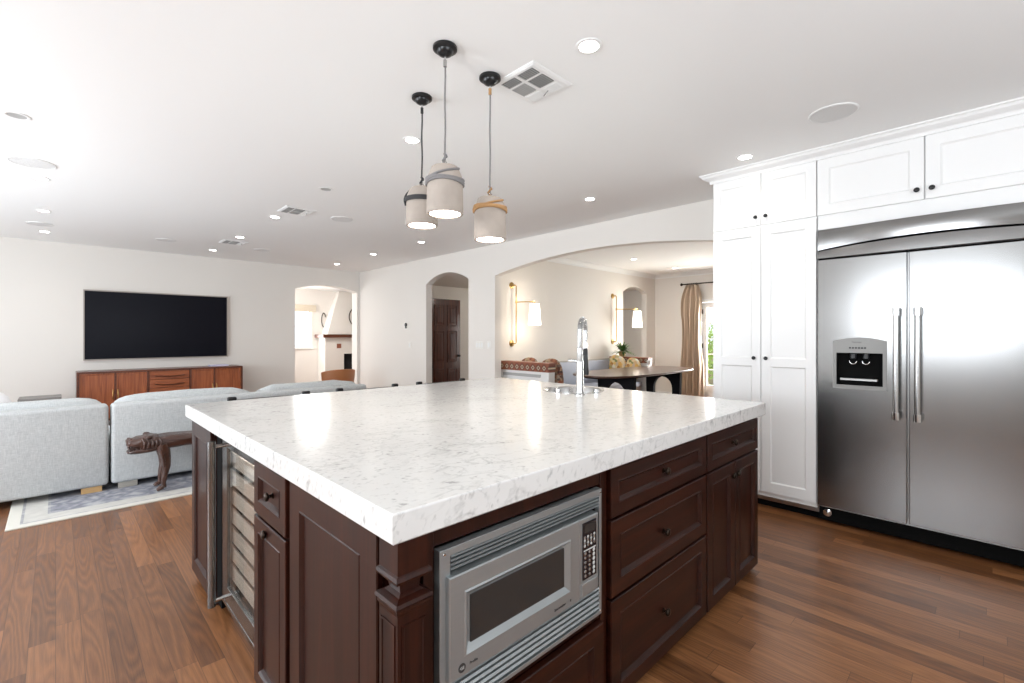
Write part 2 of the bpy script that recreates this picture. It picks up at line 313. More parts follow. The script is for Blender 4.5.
# ------------------------------------------------------------------ mesh helpers
class MB:
    def __init__(s): s.bm = bmesh.new()
    def box(s, x0, x1, y0, y1, z0, z1, bev=0, seg=2):
        r = bmesh.ops.create_cube(s.bm, size=1)
        bmesh.ops.transform(s.bm, matrix=Matrix.Translation(((x0+x1)/2, (y0+y1)/2, (z0+z1)/2)) @ Matrix.Diagonal((abs(x1-x0), abs(y1-y0), abs(z1-z0), 1)), verts=r['verts'])
        if bev:
            es = list({e for v in r['verts'] for e in v.link_edges})
            bmesh.ops.bevel(s.bm, geom=es, offset=bev, segments=seg, profile=.5, affect='EDGES')
        return s
    def loops(s, rings, closed=True, cap0=True, cap1=True):
        """skin a list of vertex rings"""
        R = [[s.bm.verts.new(p) for p in r] for r in rings]
        n = len(R[0])
        for a, b in zip(R, R[1:]):
            for i in range(n if closed else n-1):
                j = (i+1) % n
                try: s.bm.faces.new((a[i], a[j], b[j], b[i]))
                except ValueError: pass
        if cap0: s.bm.faces.new(R[0][::-1])
        if cap1: s.bm.faces.new(R[-1])
        return s
    def prism(s, poly, f, d0, d1):
        """poly of (a,b) extruded from d0 to d1; f(a,b,d) -> point"""
        return s.loops([[f(a, b, d) for a, b in poly] for d in (d0, d1)])
    def lathe(s, prof, at=(0, 0, 0), axis=(0, 0, 1), seg=28, cap0=True, cap1=True):
        q = Vector((0, 0, 1)).rotation_difference(Vector(axis)).to_matrix(); at = Vector(at)
        return s.loops([[at + q @ Vector((r*math.cos(2*PI*i/seg), r*math.sin(2*PI*i/seg), z)) for i in range(seg)] for r, z in prof], True, cap0, cap1)
    def tube(s, pts, rad, seg=10, caps=True):
        pts = [Vector(p) for p in pts]; rad = rad if isinstance(rad, (list, tuple)) else [rad]*len(pts)
        up = None; rings = []
        for i, p in enumerate(pts):
            t = (pts[min(i+1, len(pts)-1)] - pts[max(i-1, 0)]).normalized()
            if up is None:
                up = Vector((0, 0, 1)) if abs(t.z) < .9 else Vector((1, 0, 0))
            u = (up - t*up.dot(t)).normalized(); up = u; w = t.cross(u)
            rings.append([p + (u*math.cos(2*PI*k/seg) + w*math.sin(2*PI*k/seg))*rad[i] for k in range(seg)])
        return s.loops(rings, True, caps, caps)
    def panel(s, P, a0, a1, z0, z1, rings):
        """nested rectangles; ring = (inset, outward depth); last one is capped"""
        return s.loops([[P(a0+i, z0+i, n), P(a1-i, z0+i, n), P(a1-i, z1-i, n), P(a0+i, z1-i, n)] for i, n in rings])
    def build(s, name, m, parent=None, smooth=None, bevel=0, world_root=None):
        bmesh.ops.recalc_face_normals(s.bm, faces=s.bm.faces)
        off = parent_world(parent) if parent else (world_root or Vector((0, 0, 0)))
        bmesh.ops.translate(s.bm, vec=-off, verts=s.bm.verts)
        me = bpy.data.meshes.new(name); s.bm.to_mesh(me); s.bm.free()
        me.materials.append(m)
        o = bpy.data.objects.new(name, me); C.objects.link(o)
        if parent: o.parent = parent
        else: o.location = off
        if smooth is not None:
            for p in me.polygons: p.use_smooth = True
            if smooth < 180:
                me.shade_smooth() if hasattr(me, 'shade_smooth') else None
                mod = None
                bmx = bmesh.new(); bmx.from_mesh(me)
                for e in bmx.edges:
                    if len(e.link_faces) == 2 and e.calc_face_angle(0) > math.radians(smooth): e.smooth = False
                bmx.to_mesh(me); bmx.free()
        if bevel:
            b = o.modifiers.new('bevel', 'BEVEL'); b.width = bevel; b.segments = 2; b.limit_method = 'ANGLE'; b.angle_limit = math.radians(50)
        return o
def parent_world(o):
    v = Vector((0, 0, 0))
    while o is not None: v += o.location; o = o.parent
    return v
def tag(o, label=None, cat=None, group=None, kind=None):
    if label: o['label'] = label
    if cat: o['category'] = cat
    if group: o['group'] = group
    if kind: o['kind'] = kind
    return o
def thing(name, label, cat, loc, group=None):
    o = bpy.data.objects.new(name, None); C.objects.link(o); o.location = loc; o.empty_display_size = .1
    return tag(o, label, cat, group)
def struct(name, mb, m, **k): return tag(mb.build(name, m, **k), kind='structure')
def copy_tree(o, parent=None, **loc):
    c = o.copy(); C.objects.link(c); c.parent = parent
    for ch in list(o.children): copy_tree(ch, c)
    return c
def FX(face):   # surface facing -X: a runs along Y
    return lambda a, z, n: (face - n, a, z)
def FY(face):   # surface facing -Y: a runs along X
    return lambda a, z, n: (a, face - n, z)
SHAKER = lambda fr, t=.02, rec=.009: [(0, 0), (0, t-.002), (.002, t), (fr, t), (fr+.004, t-rec*.4), (fr+.010, t-rec), (fr+.012, t-rec)]
def raised(fr, t=.022, rec=.012): return [(0, 0), (0, t-.003), (.003, t), (fr, t), (fr+.003, t+.002), (fr+.010, t-rec*.35), (fr+.016, t-rec), (fr+.02, t-rec)]
def knob(parent, at, axis, m, r=.016, ln=.028):
    return MB().lathe([(r*.7, 0), (r*.7, .002), (r*.38, .004), (r*.34, ln*.42), (r*.62, ln*.50), (r*.92, ln*.60), (r, ln*.72), (r*.93, ln*.84), (r*.7, ln*.94), (r*.35, ln*.99), (r*.05, ln)], at, axis, 20).build('knob', m, parent, 40)
def text(parent, body, loc, size, rot, m, name='lettering'):
    cu = bpy.data.curves.new(name, 'FONT'); cu.body = body; cu.size = size; cu.extrude = .0004; cu.align_x = 'CENTER'; cu.align_y = 'CENTER'; cu.materials.append(m)
    tmp = bpy.data.objects.new(name, cu); C.objects.link(tmp); bpy.context.view_layer.update()
    me = bpy.data.meshes.new_from_object(tmp.evaluated_get(bpy.context.evaluated_depsgraph_get())); bpy.data.objects.remove(tmp)
    me.name = name
    o = bpy.data.objects.new(name, me); C.objects.link(o); o.parent = parent; o.location = Vector(loc) - parent_world(parent); o.rotation_euler = rot
    return o

# ================================================================== THE SETTING
struct('floor', MB().box(XW-.2, XD+.9, YS-.2, 14.2, FL-.1, FL), M['floor'])
struct('ceiling', MB().box(XW-.2, XD+.9, YS-.2, 14.2, CE, CE+.1), M['ceiling'])

def wall_with_openings(name, P, t, a0, a1, z0, z1, holes, m):
    """P(a,z,n): wall face at n=0 going back to n=-t; holes: (lo, hi, bottom, spring, apex) with an arched head"""
    mb = MB()
    def solid(poly): mb.loops([[P(a, z, n) for a, z in poly] for n in (0, -t)])
    cur = a0
    for lo, hi, zb, zs, za in sorted(holes):
        if lo > cur: solid([(cur, z0), (lo, z0), (lo, z1), (cur, z1)])
        if zb > z0: solid([(lo, z0), (hi, z0), (hi, zb), (lo, zb)])
        n = 32 if za > zs else 1
        c, h = (lo+hi)/2, (hi-lo)/2
        if za > zs:
            R = (h*h + (za-zs)**2)/(2*(za-zs)); zc = za-R
            arc = lambda a: zc + math.sqrt(max(R*R-(a-c)**2, 0))
        else: arc = lambda a: zs
        pts = [lo + (hi-lo)*i/n for i in range(n+1)]
        solid([(lo, z1)] + [(a, arc(a)) for a in pts] + [(hi, z1)])
        cur = hi
    if cur < a1: solid([(cur, z0), (a1, z0), (a1, z1), (cur, z1)])
    return struct(name, mb, m)
def bigarc(): pass
# east wall of kitchen and living room: hall arch, wide dining arch
wall_with_openings('wall_east', lambda a, z, n: (XA-n, a, z), XB-XA, YS, YT, FL, CE,
                   [(5.56, 6.70, FL, 2.165, 2.315), (1.55, 4.96, FL, 2.158, 2.323)], M['wall'])
wall_with_openings('wall_north', lambda a, z, n: (a, YT-n, z), YTB-YT, XW, XB+.6, FL, CE, [(3.222, 4.455, FL, 2.18, 2.285)], M['wall'])
wall_with_openings('wall_west', lambda a, z, n: (XW+n, a, z), .2, YS-.2, YTB, FL, CE,
                   [(-.4, 1.6, 1.05, 2.35, 2.35), (3.2, 5.4, .15, 2.35, 2.35), (6.1, 8.3, .15, 2.35, 2.35)], M['wall'])
wall_with_openings('wall_south', lambda a, z, n: (a, YS+n, z), .2, XW-.2, XD+.4, FL, CE, [(-.3, 2.3, 1.0, 2.3, 2.3)], M['wall'])
# frames of the unseen windows that light the rooms
for i, (a0, a1, z0, z1) in enumerate([(-.4, 1.6, 1.05, 2.35), (3.2, 5.4, .15, 2.35), (6.1, 8.3, .15, 2.35)]):
    mb = MB(); x0, x1 = XW-.12, XW-.06
    for a, b in ((a0, a0+.06), ((a0+a1)/2-.03, (a0+a1)/2+.03), (a1-.06, a1)): mb.box(x0, x1, a, b, z0, z1)
    for a, b in ((z0, z0+.06), (z1-.06, z1)): mb.box(x0, x1, a0+.06, a1-.06, a, b)
    struct('window_%d' % (i+1), mb, M['trim'])
mb = MB()
for a in (-.3, .97, 2.24): mb.box(a, a+.06, YS-.12, YS-.06, 1.0, 2.3)
for z in (1.0, 2.24): mb.box(-.24, 2.24, YS-.12, YS-.06, z, z+.06)
struct('window_4', mb, M['trim'])
# dining room and hall
wall_with_openings('wall_dining_north', lambda a, z, n: (a, YD-n, z), YDB-YD, XB, XD, FL, CE, [(8.08, 8.985, FL, 2.175, 2.30)], M['wall'])
wall_with_openings('wall_dining_east', lambda a, z, n: (XD-n, a, z), .2, YS, 8.1, FL, CE, [(2.62, 4.13, FL, 2.03, 2.03), (6.0, 7.0, .8, 2.0, 2.0)], M['wall'])
struct('wall_hall_north', MB().box(XB, XD, 7.9, 8.02, FL, CE), M['wall'])
struct('trim_1', MB().box(XB, XD, YDB, 7.9, 2.315, 2.35), M['wall'])            # lowered hall ceiling
def crown(name, f, d0, d1, sz=.07, m=None):
    poly = [(0, 0), (sz, 0), (sz, -.012), (sz*.8, -.018), (sz*.55, -.030), (sz*.3, -.055), (sz*.15, -.066), (sz*.15, -.085), (0, -.085)]
    return struct(name, MB().prism(poly, f, d0, d1), m or M['trim'], smooth=30)
crown('trim_2', lambda a, b, d: (d, YD-a, CE+b), XB, XD)
crown('trim_3', lambda a, b, d: (XD-a, d, CE+b), YS, YD)
struct('baseboard_dining_north', MB().box(XB, 8.08, YD-.015, YD, FL, FL+.12, .003), M['trim'])
struct('baseboard_dining_east', MB().box(XD-.015, XD, 4.1, YD, FL, FL+.12, .003), M['trim'])
struct('baseboard_north', MB().box(XW, 3.22, YT-.015, YT, FL, FL+.12, .003), M['trim'])
struct('baseboard_east', MB().box(XA-.015, XA, 6.70, YT-.015, FL, FL+.12, .003), M['trim'])
# far room beyond the arch beside the screen
wall_with_openings('wall_far_north', lambda a, z, n: (a, 12.75-n, z), .2, 1.9, 8.0, FL, CE, [(2.95, 4.92, .98, 2.04, 2.04)], M['wall'])
wall_with_openings('wall_far_west', lambda a, z, n: (2.5+n, a, z), .2, YTB, 13.7, FL, CE, [(10.4, 12.4, .6, 2.3, 2.3)], M['wall'])
struct('wall_far_east', MB().box(7.6, 7.8, YTB, 12.75, FL, CE), M['wall'])
struct('ceiling_far', MB().box(2.5, 7.6, YTB, 12.75, 2.52, 2.56), M['ceiling'])
mb = MB()
for x0, x1 in ((2.95, 3.01), (3.90, 3.96), (4.86, 4.92)): mb.box(x0, x1, 12.81, 12.86, .98, 2.04)
for z0, z1 in ((.98, 1.04), (1.52, 1.56), (1.98, 2.04)): mb.box(3.01, 4.86, 12.815, 12.855, z0, z1)
struct('window_5', mb, M['trim'])
struct('window_6', MB().box(3.01, 4.86, 12.832, 12.838, 1.04, 1.98), M['glass'])
struct('trim_4', MB().box(2.90, 4.97, 12.70, 12.75, .94, .98, .004), M['trim'])

# French door at the end of the dining room
XF = XD+.02
mb = MB()
for y0, y1 in ((4.07, 4.13), (2.62, 2.68)): mb.box(XD-.03, XD+.15, y0, y1, FL, 2.03)
mb.box(XD-.03, XD+.15, 2.68, 4.07, 1.97, 2.03)
struct('trim_5', mb, M['trim'])
def french_door(name, y0, y1, hinge_y):
    mb = MB(); st = .085
    for a, b in ((y0, y0+st), (y1-st, y1)): mb.box(XF, XF+.045, a, b, FL+.01, 1.965)
    mb.box(XF, XF+.045, y0+st, y1-st, 1.965-.11, 1.965); mb.box(XF, XF+.045, y0+st, y1-st, FL+.01, .30)
    for k in range(1, 5):
        z = .30 + (1.855-.30)*k/5; mb.box(XF+.008, XF+.037, y0+st, y1-st, z-.011, z+.011)
    mb.box(XF+.008, XF+.037, (y0+y1)/2-.011, (y0+y1)/2+.011, .30, 1.855)
    d = struct(name, mb, M['trim'])
    MB().box(XF+.02, XF+.026, y0+st, y1-st, .30, 1.855).build('pane', M['glass'], d)
    for z in (.35, 1.09, 1.78): MB().lathe([(.012, -.05), (.012, .05)], (XF-.008, hinge_y, z), (0, 0, 1), 10).build('hinge', M['bronze'], d)
    return d
french_door('door_1', 3.38, 4.065, 4.06)
french_door('door_2', 2.685, 3.37, 2.69)

# hall door, six raised panels
hx0, hx1 = 5.40, 6.15
d3 = tag(MB().box(hx0, hx1, 7.865, 7.898, FL+.01, 2.045, .003).build('door_3', M['door_wood']), kind='structure')
for (a0, a1) in ((hx0+.09, hx0+.335), (hx1-.335, hx1-.09)):
    for z0, z1 in ((.14, .62), (.74, 1.40), (1.50, 1.93)):
        MB().panel(FY(7.866), a0, a1, z0, z1, [(0, 0), (0, .012), (.012, .014), (.02, .004), (.05, .004), (.07, .013), (.08, .013)]).build('panel', M['door_wood'], d3)
MB().lathe([(.03, 0), (.03, .006), (.011, .01), (.011, .03), (.026, .04), (.03, .052), (.022, .064), (.005, .067)], (hx1-.06, 7.865, .87), (0, -1, 0), 18).build('door_handle', M['black_metal'], d3, 40)
mb = MB()
for a, b in ((hx1, hx1+.09),): mb.box(a, b, 7.88, 7.9, FL, 2.047)
mb.box(hx0-.09, hx1+.09, 7.88, 7.9, 2.048, 2.13); mb.box(hx0-.09, hx0, 7.88, 7.9, FL, 2.047)
struct('trim_6', mb, M['wall'])
struct('baseboard_hall', MB().box(hx1+.09, 8.5, 7.885, 7.9, FL, FL+.12, .003), M['dark_floor'])

# outdoors beyond the French door and the far window
struct('ground', MB().box(XD+.9, 24, -8, 14, FL-.35, FL-.05), M['grass'])
struct('ground_north', MB().box(-2, 12, 14.2, 26, FL-.35, FL-.05), M['grass'])
tag(MB().box(13.2, 13.5, 1.5, 9, FL-.05, 1.05, .02).build('garden_wall', M['stone_out']), 'low tan garden wall seen through the French door', 'wall')
tag(MB().box(2, 9, 18.2, 18.5, FL-.05, .85, .02).build('garden_wall', M['shade_cloth']), 'pale tan garden wall outside the far room window', 'wall')
def shrub(loc, rx, ry, rz, n, seed, label):
    rnd = random.Random(seed); root = thing('garden_shrub', label, 'shrub', loc)
    mb = MB(); L0 = Vector(loc)
    for _ in range(n):
        a, t, q = rnd.uniform(0, 2*PI), math.acos(rnd.uniform(-.8, 1)), rnd.uniform(.6, 1)
        p = L0 + Vector((rx*q*math.sin(t)*math.cos(a), ry*q*math.sin(t)*math.sin(a), rz*(1+q*math.cos(t))))
        u = Vector((rnd.uniform(-1, 1), rnd.uniform(-1, 1), rnd.uniform(-1, 1))).normalized(); w = u.orthogonal().normalized(); s = rnd.uniform(.05, .09)
        vs_ = [mb.bm.verts.new(p + u*s*x + w*s*y) for x, y in ((-1, 0), (0, -.45), (1, 0), (0, .45))]; mb.bm.faces.new(vs_)
    mb.build('foliage', M['leaf_bright'], root)
    mb = MB()
    for k in range(5):
        a = k*1.26; mb.tube([L0+Vector((.03*math.cos(a), .03*math.sin(a), 0)), L0+Vector((.2*rx*math.cos(a), .2*ry*math.sin(a), rz*.6)), L0+Vector((.5*rx*math.cos(a), .5*ry*math.sin(a), rz*1.3))], [.02, .015, .006], 6)
    mb.build('stem', M['carved'], root)
shrub((12.4, 4.75, FL-.05), .7, .7, .95, 1500, 3, 'yellow-green garden shrub seen through the French door')

# ================================================================== KITCHEN ISLAND
X0, X1, Y0, Y1, ZT, ZB = .51, 2.869, .884, 3.088, .920, .852
SC, SR = (2.575, 2.025), .200     # round prep sink
isl = thing('kitchen_island', 'large dark mahogany kitchen island under the thick white marble slab', 'kitchen island', (1.69, 1.99, FL))
XL, YF = .550, .930       # carcass faces (fronts stand proud of these)
mb = MB()
mb.box(.572, 2.83, .952, 3.06, .01, ZB-.002)                 # plain box behind the fronts, open where appliances sit is hidden by them
body = MB()
# carcass as boxes so that the microwave bay and the wine bay stay hollow
def B(*a): body.box(*a)
mb.bm.free()
B(.66, 1.345, 1.45, 3.05, .01, ZB-.001)
B(1.345, 2.83, .952, 3.05, .01, .62)
B(1.345, 2.83, .952, 1.70, .62, ZB-.001)
B(1.345, 2.30, 1.70, 3.05, .62, ZB-.001)
B(2.30, 2.83, 2.33, 3.05, .62, ZB-.001)
B(.645, 1.345, .952, 1.45, .01, .355); B(.645, 1.345, .952, 1.45, .795, ZB-.001); B(.64, .655, .952, 1.45, .355, .795); B(1.318, 1.345, .952, 1.45, .355, .795)
B(.572, .645, 1.0, 1.92, .01, ZB-.001); B(.572, .66, 2.535, 3.05, .01, ZB-.001)
body.build('carcass', M['mahogany'], isl)
MB().box(.64, 2.76, 1.02, 2.98, FL, .01).build('toe_kick', M['matte_black'], isl)
# front face rails and stiles
mb = MB()
mb.box(.615, .645, YF-.004, .952, .01, ZB-.001, .002); mb.box(1.325, 1.362, YF-.004, .952, .01, ZB-.001, .002)
mb.box(.645, 1.325, YF, .952, .793, ZB-.001, .002); mb.box(.645, 1.325, YF, .952, .338, .358, .002)
mb.box(2.82, 2.832, YF-.003, .97, .01, ZB-.001); mb.box(1.362, 2.82, YF+.004, .952, .01, ZB-.001)
mb.box(XL+.002, .573, 1.0, 1.92, .01, ZB-.001); mb.box(XL-.004, .573, 1.570, 1.580, .01, ZB-.001)
mb.build('face_frame', M['mahogany'], isl)
MB().box(XL+.002, .573, 2.622, 3.055, .01, ZB-.001).build('face_frame', M['mahogany'], isl)
MB().box(XL+.010, .573, 2.532, 2.620, .01, ZB-.001).build('gap_strip', M['matte_black'], isl)  # black strip: the dark gap beside the cooler, put into its colour
# corner post: square turned column
def square_post(x, y, hw, name='corner_post'):
    prof = [(hw, ZB-.001), (hw, .775), (hw+.004, .772), (hw+.006, .764), (hw+.003, .757), (hw-.012, .752), (hw-.016, .728), (hw-.008, .722), (hw+.006, .716),
            (hw+.008, .708), (hw+.004, .703), (hw+.004, .697), (hw+.001, .690), (hw, .684), (hw, .14), (hw+.004, .13), (hw+.006, .03), (hw+.006, FL)]
    mb = MB().loops([[(x-h, y-h, z), (x+h, y-h, z), (x+h, y+h, z), (x-h, y+h, z)] for h, z in prof])
    for P in (FY(y-hw), FX(x-hw)):
        c = x if P(0, 0, 0)[1] == y-hw else y
        mb.panel(P, c-hw+.010, c+hw-.010, .17, .665, [(0, -.001), (0, .0025), (.005, .0025), (.007, -.0005), (.009, -.0005)])
    return mb.build(name, M['mahogany'], isl)
square_post(.570, .937, .040)
square_post(2.795, 3.02, .035); square_post(.59, 3.02, .028, 'rear_post')
for x, y in ((2.80, .965),):
    MB().lathe([(.016, FL), (.026, FL+.008), (.028, FL+.02), (.022, FL+.03), (.03, .012)], (x, y, 0)).build('foot', M['mahogany'], isl, 40)
MB().lathe([(.016, FL), (.026, FL+.008), (.028, FL+.02), (.022, FL+.03), (.03, .012)], (.58, 2.66, 0)).build('foot', M['mahogany'], isl, 40)
# fronts on the microwave side (facing -Y)
def front_y(kind, a0, a1, z0, z1, fr, kn=None):
    o = MB().panel(FY(YF), a0, a1, z0, z1, raised(fr)).build(kind, M['mahogany_x'] if kind == 'drawer' else M['mahogany'], isl)
    if kn: knob(o, (kn[0], YF-.010, kn[1]), (0, -1, 0), M['bronze'])
    return o
front_y('drawer', 1.366, 2.137, .668, .838, .045, (1.755, .755)); front_y('drawer', 1.366, 2.137, .392, .658, .055, (1.755, .510)); front_y('drawer', 1.366, 2.137, .02, .382, .055, (1.755, .190))
front_y('drawer', 2.150, 2.816, .668, .838, .045, (2.475, .755))
front_y('door', 2.150, 2.480, .02, .658, .055, (2.452, .590)); front_y('door', 2.487, 2.816, .02, .658, .055, (2.515, .590))
front_y('drawer', .65, 1.32, .03, .335, .055, None)
# fronts on the wine cooler side (facing -X)
def front_x(kind, a0, a1, z0, z1, fr, kn=None, t=.022):
    o = MB().panel(FX(XL), a0, a1, z0, z1, raised(fr, t, .012 if t > .02 else .010)).build(kind, M['mahogany'], isl)
    if kn: knob(o, (XL-.010, kn[0], kn[1]), (-1, 0, 0), M['bronze'])
    return o
front_x('end_panel', 1.000, 1.570, .02, .845, .085, t=.014)
front_x('drawer', 1.585, 1.915, .645, .838, .05, (1.745, .742)); front_x('door', 1.585, 1.915, .02, .635, .05, (1.78, .600))
front_x('end_panel', 2.63, 3.055, .02, .838, .07, t=.016)
# back of the island (stool side)
for k in range(4):
    x = .66 + k*.53
    MB().panel(lambda a, z, n: (a, 3.05+n, z), x, x+.51, .02, .845, SHAKER(.07)).build('back_panel', M['mahogany'], isl)
for k in range(3):
    y = 1.0 + k*.67
    MB().panel(lambda a, z, n: (2.83+n, a, z), y, y+.65, .02, .845, SHAKER(.07)).build('side_panel', M['mahogany'], isl)

# marble slab with a round cut-out
mb = MB(); bm = mb.bm; n = 48
bev = .004
outer = []
def slab_ring(i, z): return [(X0+i, Y0+i, z), (X1-i, Y0+i, z), (X1-i, Y1-i, z), (X0+i, Y1-i, z)]
rings = [slab_ring(bev, ZB), slab_ring(0, ZB+bev), slab_ring(0, ZT-bev), slab_ring(bev*.3, ZT-bev*.3), slab_ring(bev, ZT)]
mb.loops(rings, cap0=False, cap1=False)
bm.verts.ensure_lookup_table()
def face_with_hole(z, ring_verts):
    circ = [bm.verts.new((SC[0]+SR*math.cos(2*PI*k/n), SC[1]+SR*math.sin(2*PI*k/n), z)) for k in range(n)]
    es = [bm.edges.new((circ[k], circ[(k+1) % n])) for k in range(n)]
    es += [e for v in ring_verts for e in v.link_edges if e.other_vert(v) in ring_verts]
    bmesh.ops.triangle_fill(bm, use_beauty=True, edges=list(set(es)))
    return circ
vv = list(bm.verts)
c1 = face_with_hole(ZT, vv[-4:]); c0 = face_with_hole(ZB, vv[:4])
for k in range(n): bm.faces.new((c0[k], c0[(k+1) % n], c1[(k+1) % n], c1[k]))
top = mb.build('marble_countertop', M['marble'], world_root=Vector((1.69, 1.99, ZB)))
tag(top, 'thick white veined marble slab covering the kitchen island', 'countertop')

# round prep sink
sk = thing('round_sink', 'round stainless prep sink set into the marble slab', 'sink', (SC[0], SC[1], ZT-.2))
MB().lathe([(SR-.012, ZT-.19), (SR-.006, ZT-.17), (SR-.003, ZT-.006), (SR+.012, ZT+.001), (SR+.012, ZT+.004), (SR-.004, ZT+.004), (SR-.012, ZT-.006), (SR-.014, ZT-.165), (SR-.03, ZT-.178), (.04, ZT-.183)], (SC[0], SC[1], 0), seg=48, cap0=True, cap1=True).build('bowl', M['nickel'], sk, 40)
MB().lathe([(.038, ZT-.183), (.04, ZT-.180), (.03, ZT-.179), (.008, ZT-.181)], (SC[0], SC[1], 0)).build('drain', M['chrome'], sk, 40)
# pull-down faucet
fx, fy = 2.392, 1.828
fc = thing('kitchen_faucet', 'tall chrome pull-down faucet with black wand beside the round sink', 'faucet', (fx, fy, ZT))
MB().lathe([(.034, 0), (.034, .008), (.026, .014), (.024, .03), (.024, .21), (.022, .22), (.019, .225), (.019, .30), (.014, .305)], (fx, fy, ZT)).build('body', M['nickel'], fc, 40)
dx, dy = .105, .035
arc = [Vector((fx + dx*(1-math.cos(t))/2*1.0, fy + dy*(1-math.cos(t))/2, ZT+.40+.085*math.sin(t))) for t in [PI*k/16 for k in range(17)]]
pts = [Vector((fx, fy, ZT+.30)), Vector((fx, fy, ZT+.36))] + arc + [Vector((fx+dx, fy+dy, ZT+.33)), Vector((fx+dx, fy+dy, ZT+.27))]
MB().tube(pts, .010, 12).build('hose', M['nickel'], fc, 60)
mb = MB(); coil = []
L_ = sum((b-a).length for a, b in zip(pts, pts[1:])); turns = 46
def along(t):
    d = t*L_
    for a, b in zip(pts, pts[1:]):
        l = (b-a).length
        if d <= l: return a.lerp(b, d/l), (b-a).normalized()
        d -= l
    return pts[-1], (pts[-1]-pts[-2]).normalized()
for k in range(turns*10+1):
    p, t = along(k/(turns*10)*.82); side = Vector((-dy, dx, 0)).normalized(); w = t.cross(side)
    coil.append(p + (side*math.cos(2*PI*k/10) + w*math.sin(2*PI*k/10))*.0155)
mb.tube(coil, .0026, 5).build('spring', M['chrome'], fc, 60)
wx, wy = fx+dx, fy+dy
MB().lathe([(.013, .295), (.016, .285), (.018, .23), (.021, .18), (.024, .13), (.022, .12)], (wx, wy, ZT)).build('spray_wand', M['black'], fc, 40)
MB().lathe([(.015, .335), (.015, .295)], (wx, wy, ZT)).build('wand_collar', M['chrome'], fc, 40)
MB().tube([(fx, fy, ZT+.24), (fx+dx*.5, fy+dy*.5, ZT+.245), (wx, wy, ZT+.25)], .006, 8).build('holder_arm', M['chrome'], fc, 60)
MB().tube([(fx, fy, ZT+.215), (fx-.055, fy+.05, ZT+.22)], [.009, .011], 10).build('lever', M['chrome'], fc, 60)
for x, y, lb in ((2.36, 1.98, 'small chrome button left of the faucet on the marble slab'), (2.53, 1.80, 'small chrome button right of the faucet on the marble slab')):
    tag(MB().lathe([(.022, 0), (.022, .006), (.017, .010), (.017, .028), (.012, .032)], (x, y, ZT)).build('sink_button', M['chrome'], None, 40, world_root=Vector((x, y, ZT))), lb, 'sink button', 'chrome buttons beside the faucet')

# ------------------------------------------------------------------ microwave in its trim kit
mw = thing('microwave', 'built-in stainless microwave with louvred trim in the island', 'microwave', (.985, .93, .36))
P = FY(.922)
MB().box(.665, 1.305, .945, 1.40, .37, .775).build('case', M['steel_dark'], mw)
def ring_frame(mb, P, a0, a1, z0, z1, b0, b1, w0, w1, n0, n1):
    o = [(a0, z0), (a1, z0), (a1, z1), (a0, z1)]; i = [(b0, w0), (b1, w0), (b1, w1), (b0, w1)]
    q = lambda L, n: [mb.bm.verts.new(P(a, z, n)) for a, z in L]
    A, Bv, Cc, D = q(o, n0), q(o, n1), q(i, n1), q(i, n0)
    for k in range(4):
        j = (k+1) % 4
        for r, s in ((A, Bv), (Bv, Cc), (Cc, D), (D, A)): mb.bm.faces.new((r[k], r[j], s[j], s[k]))
mb = MB(); ring_frame(mb, P, .650, 1.310, .368, .787, .682, 1.296, .380, .768, -.012, .012)
mb.build('trim_frame', M['steel_x'], mw, bevel=.0015)
MB().box(.668, 1.297, .928, .944, .372, .780).build('shadow_box', M['matte_black'], mw)
def louvres(z0, z1, n, nm):
    for k in range(n):
        z = z0 + (z1-z0)*(k+.5)/n; h = (z1-z0)/n*.34
        MB().loops([[(x, .928, z-h), (x, .913, z-h*.6), (x, .908, z+h*.2), (x, .913, z+h), (x, .928, z+h)] for x in (.683, 1.295)]).build(nm, M['steel_x'], mw)
louvres(.727, .768, 4, 'louvre'); louvres(.382, .464, 5, 'louvre')
dr = MB().panel(P, .668, 1.171, .471, .722, [(0, -.004), (0, .024), (.003, .027), (.045, .027), (.049, .030), (.052, .027), (.066, .014), (.068, .014)]).build('door', M['steel_x'], mw)
MB().panel(P, .740, 1.108, .532, .653, [(0, .011), (0, .0165), (.001, .0165)]).build('door_window', M['window_dark'], dr)
cp = MB().panel(P, 1.174, 1.273, .471, .720, [(0, -.004), (0, .022), (.003, .025), (.004, .025)]).build('control_panel', M['steel_x'], mw)
kp = MB().panel(P, 1.187, 1.260, .526, .706, [(0, .0245), (0, .0265), (.0005, .0265)]).build('keypad', M['black_gloss'], cp)
MB().panel(P, 1.195, 1.252, .672, .698, [(0, .0265), (0, .0272), (.0003, .0272)]).build('display', M['window_dark'], cp)
for r in range(4):
    for c in range(4):
        MB().lathe([(.0046, 0), (.0040, .001)], (1.198+c*.0168, .922-.0265, .659-r*.0088), (0, -1, 0), 10).build('button', M['keys'] if (r+c) % 2 else M['steel_dark'], cp)
for r in range(6):
    for c in range(3):
        MB().lathe([(.0065 if c == 2 else .0050, 0), (.0045, .001)], (1.201+c*.0225, .922-.0265, .608-r*.0142), (0, -1, 0), 10).build('button', M['keys'] if c == 2 else M['steel_dark'], cp)
MB().panel(P, 1.192, 1.256, .6155, .6195, [(0, .0265), (0, .0275), (.0003, .0275)]).build('button_bar', M['keys'], cp)
MB().panel(P, 1.180, 1.267, .478, .516, [(0, .0245), (0, .0275), (.002, .0285), (.003, .0285)]).build('door_button', M['steel_x'], cp)
MB().lathe([(.011, 0), (.011, .0012), (.009, .0014)], (.705, .922-.027, .493), (0, -1, 0), 20).build('round_badge', M['ink'], dr, 40)
text(dr, 'GE', (.705, .922-.0288, .493), .010, (PI/2, 0, 0), M['keys'])
text(dr, 'Profile', (.742, .922-.0275, .493), .010, (PI/2, 0, 0), M['ink'])
text(dr, 'Spacemaker', (1.075, .922-.0275, .490), .011, (PI/2, 0, 0), M['ink'])
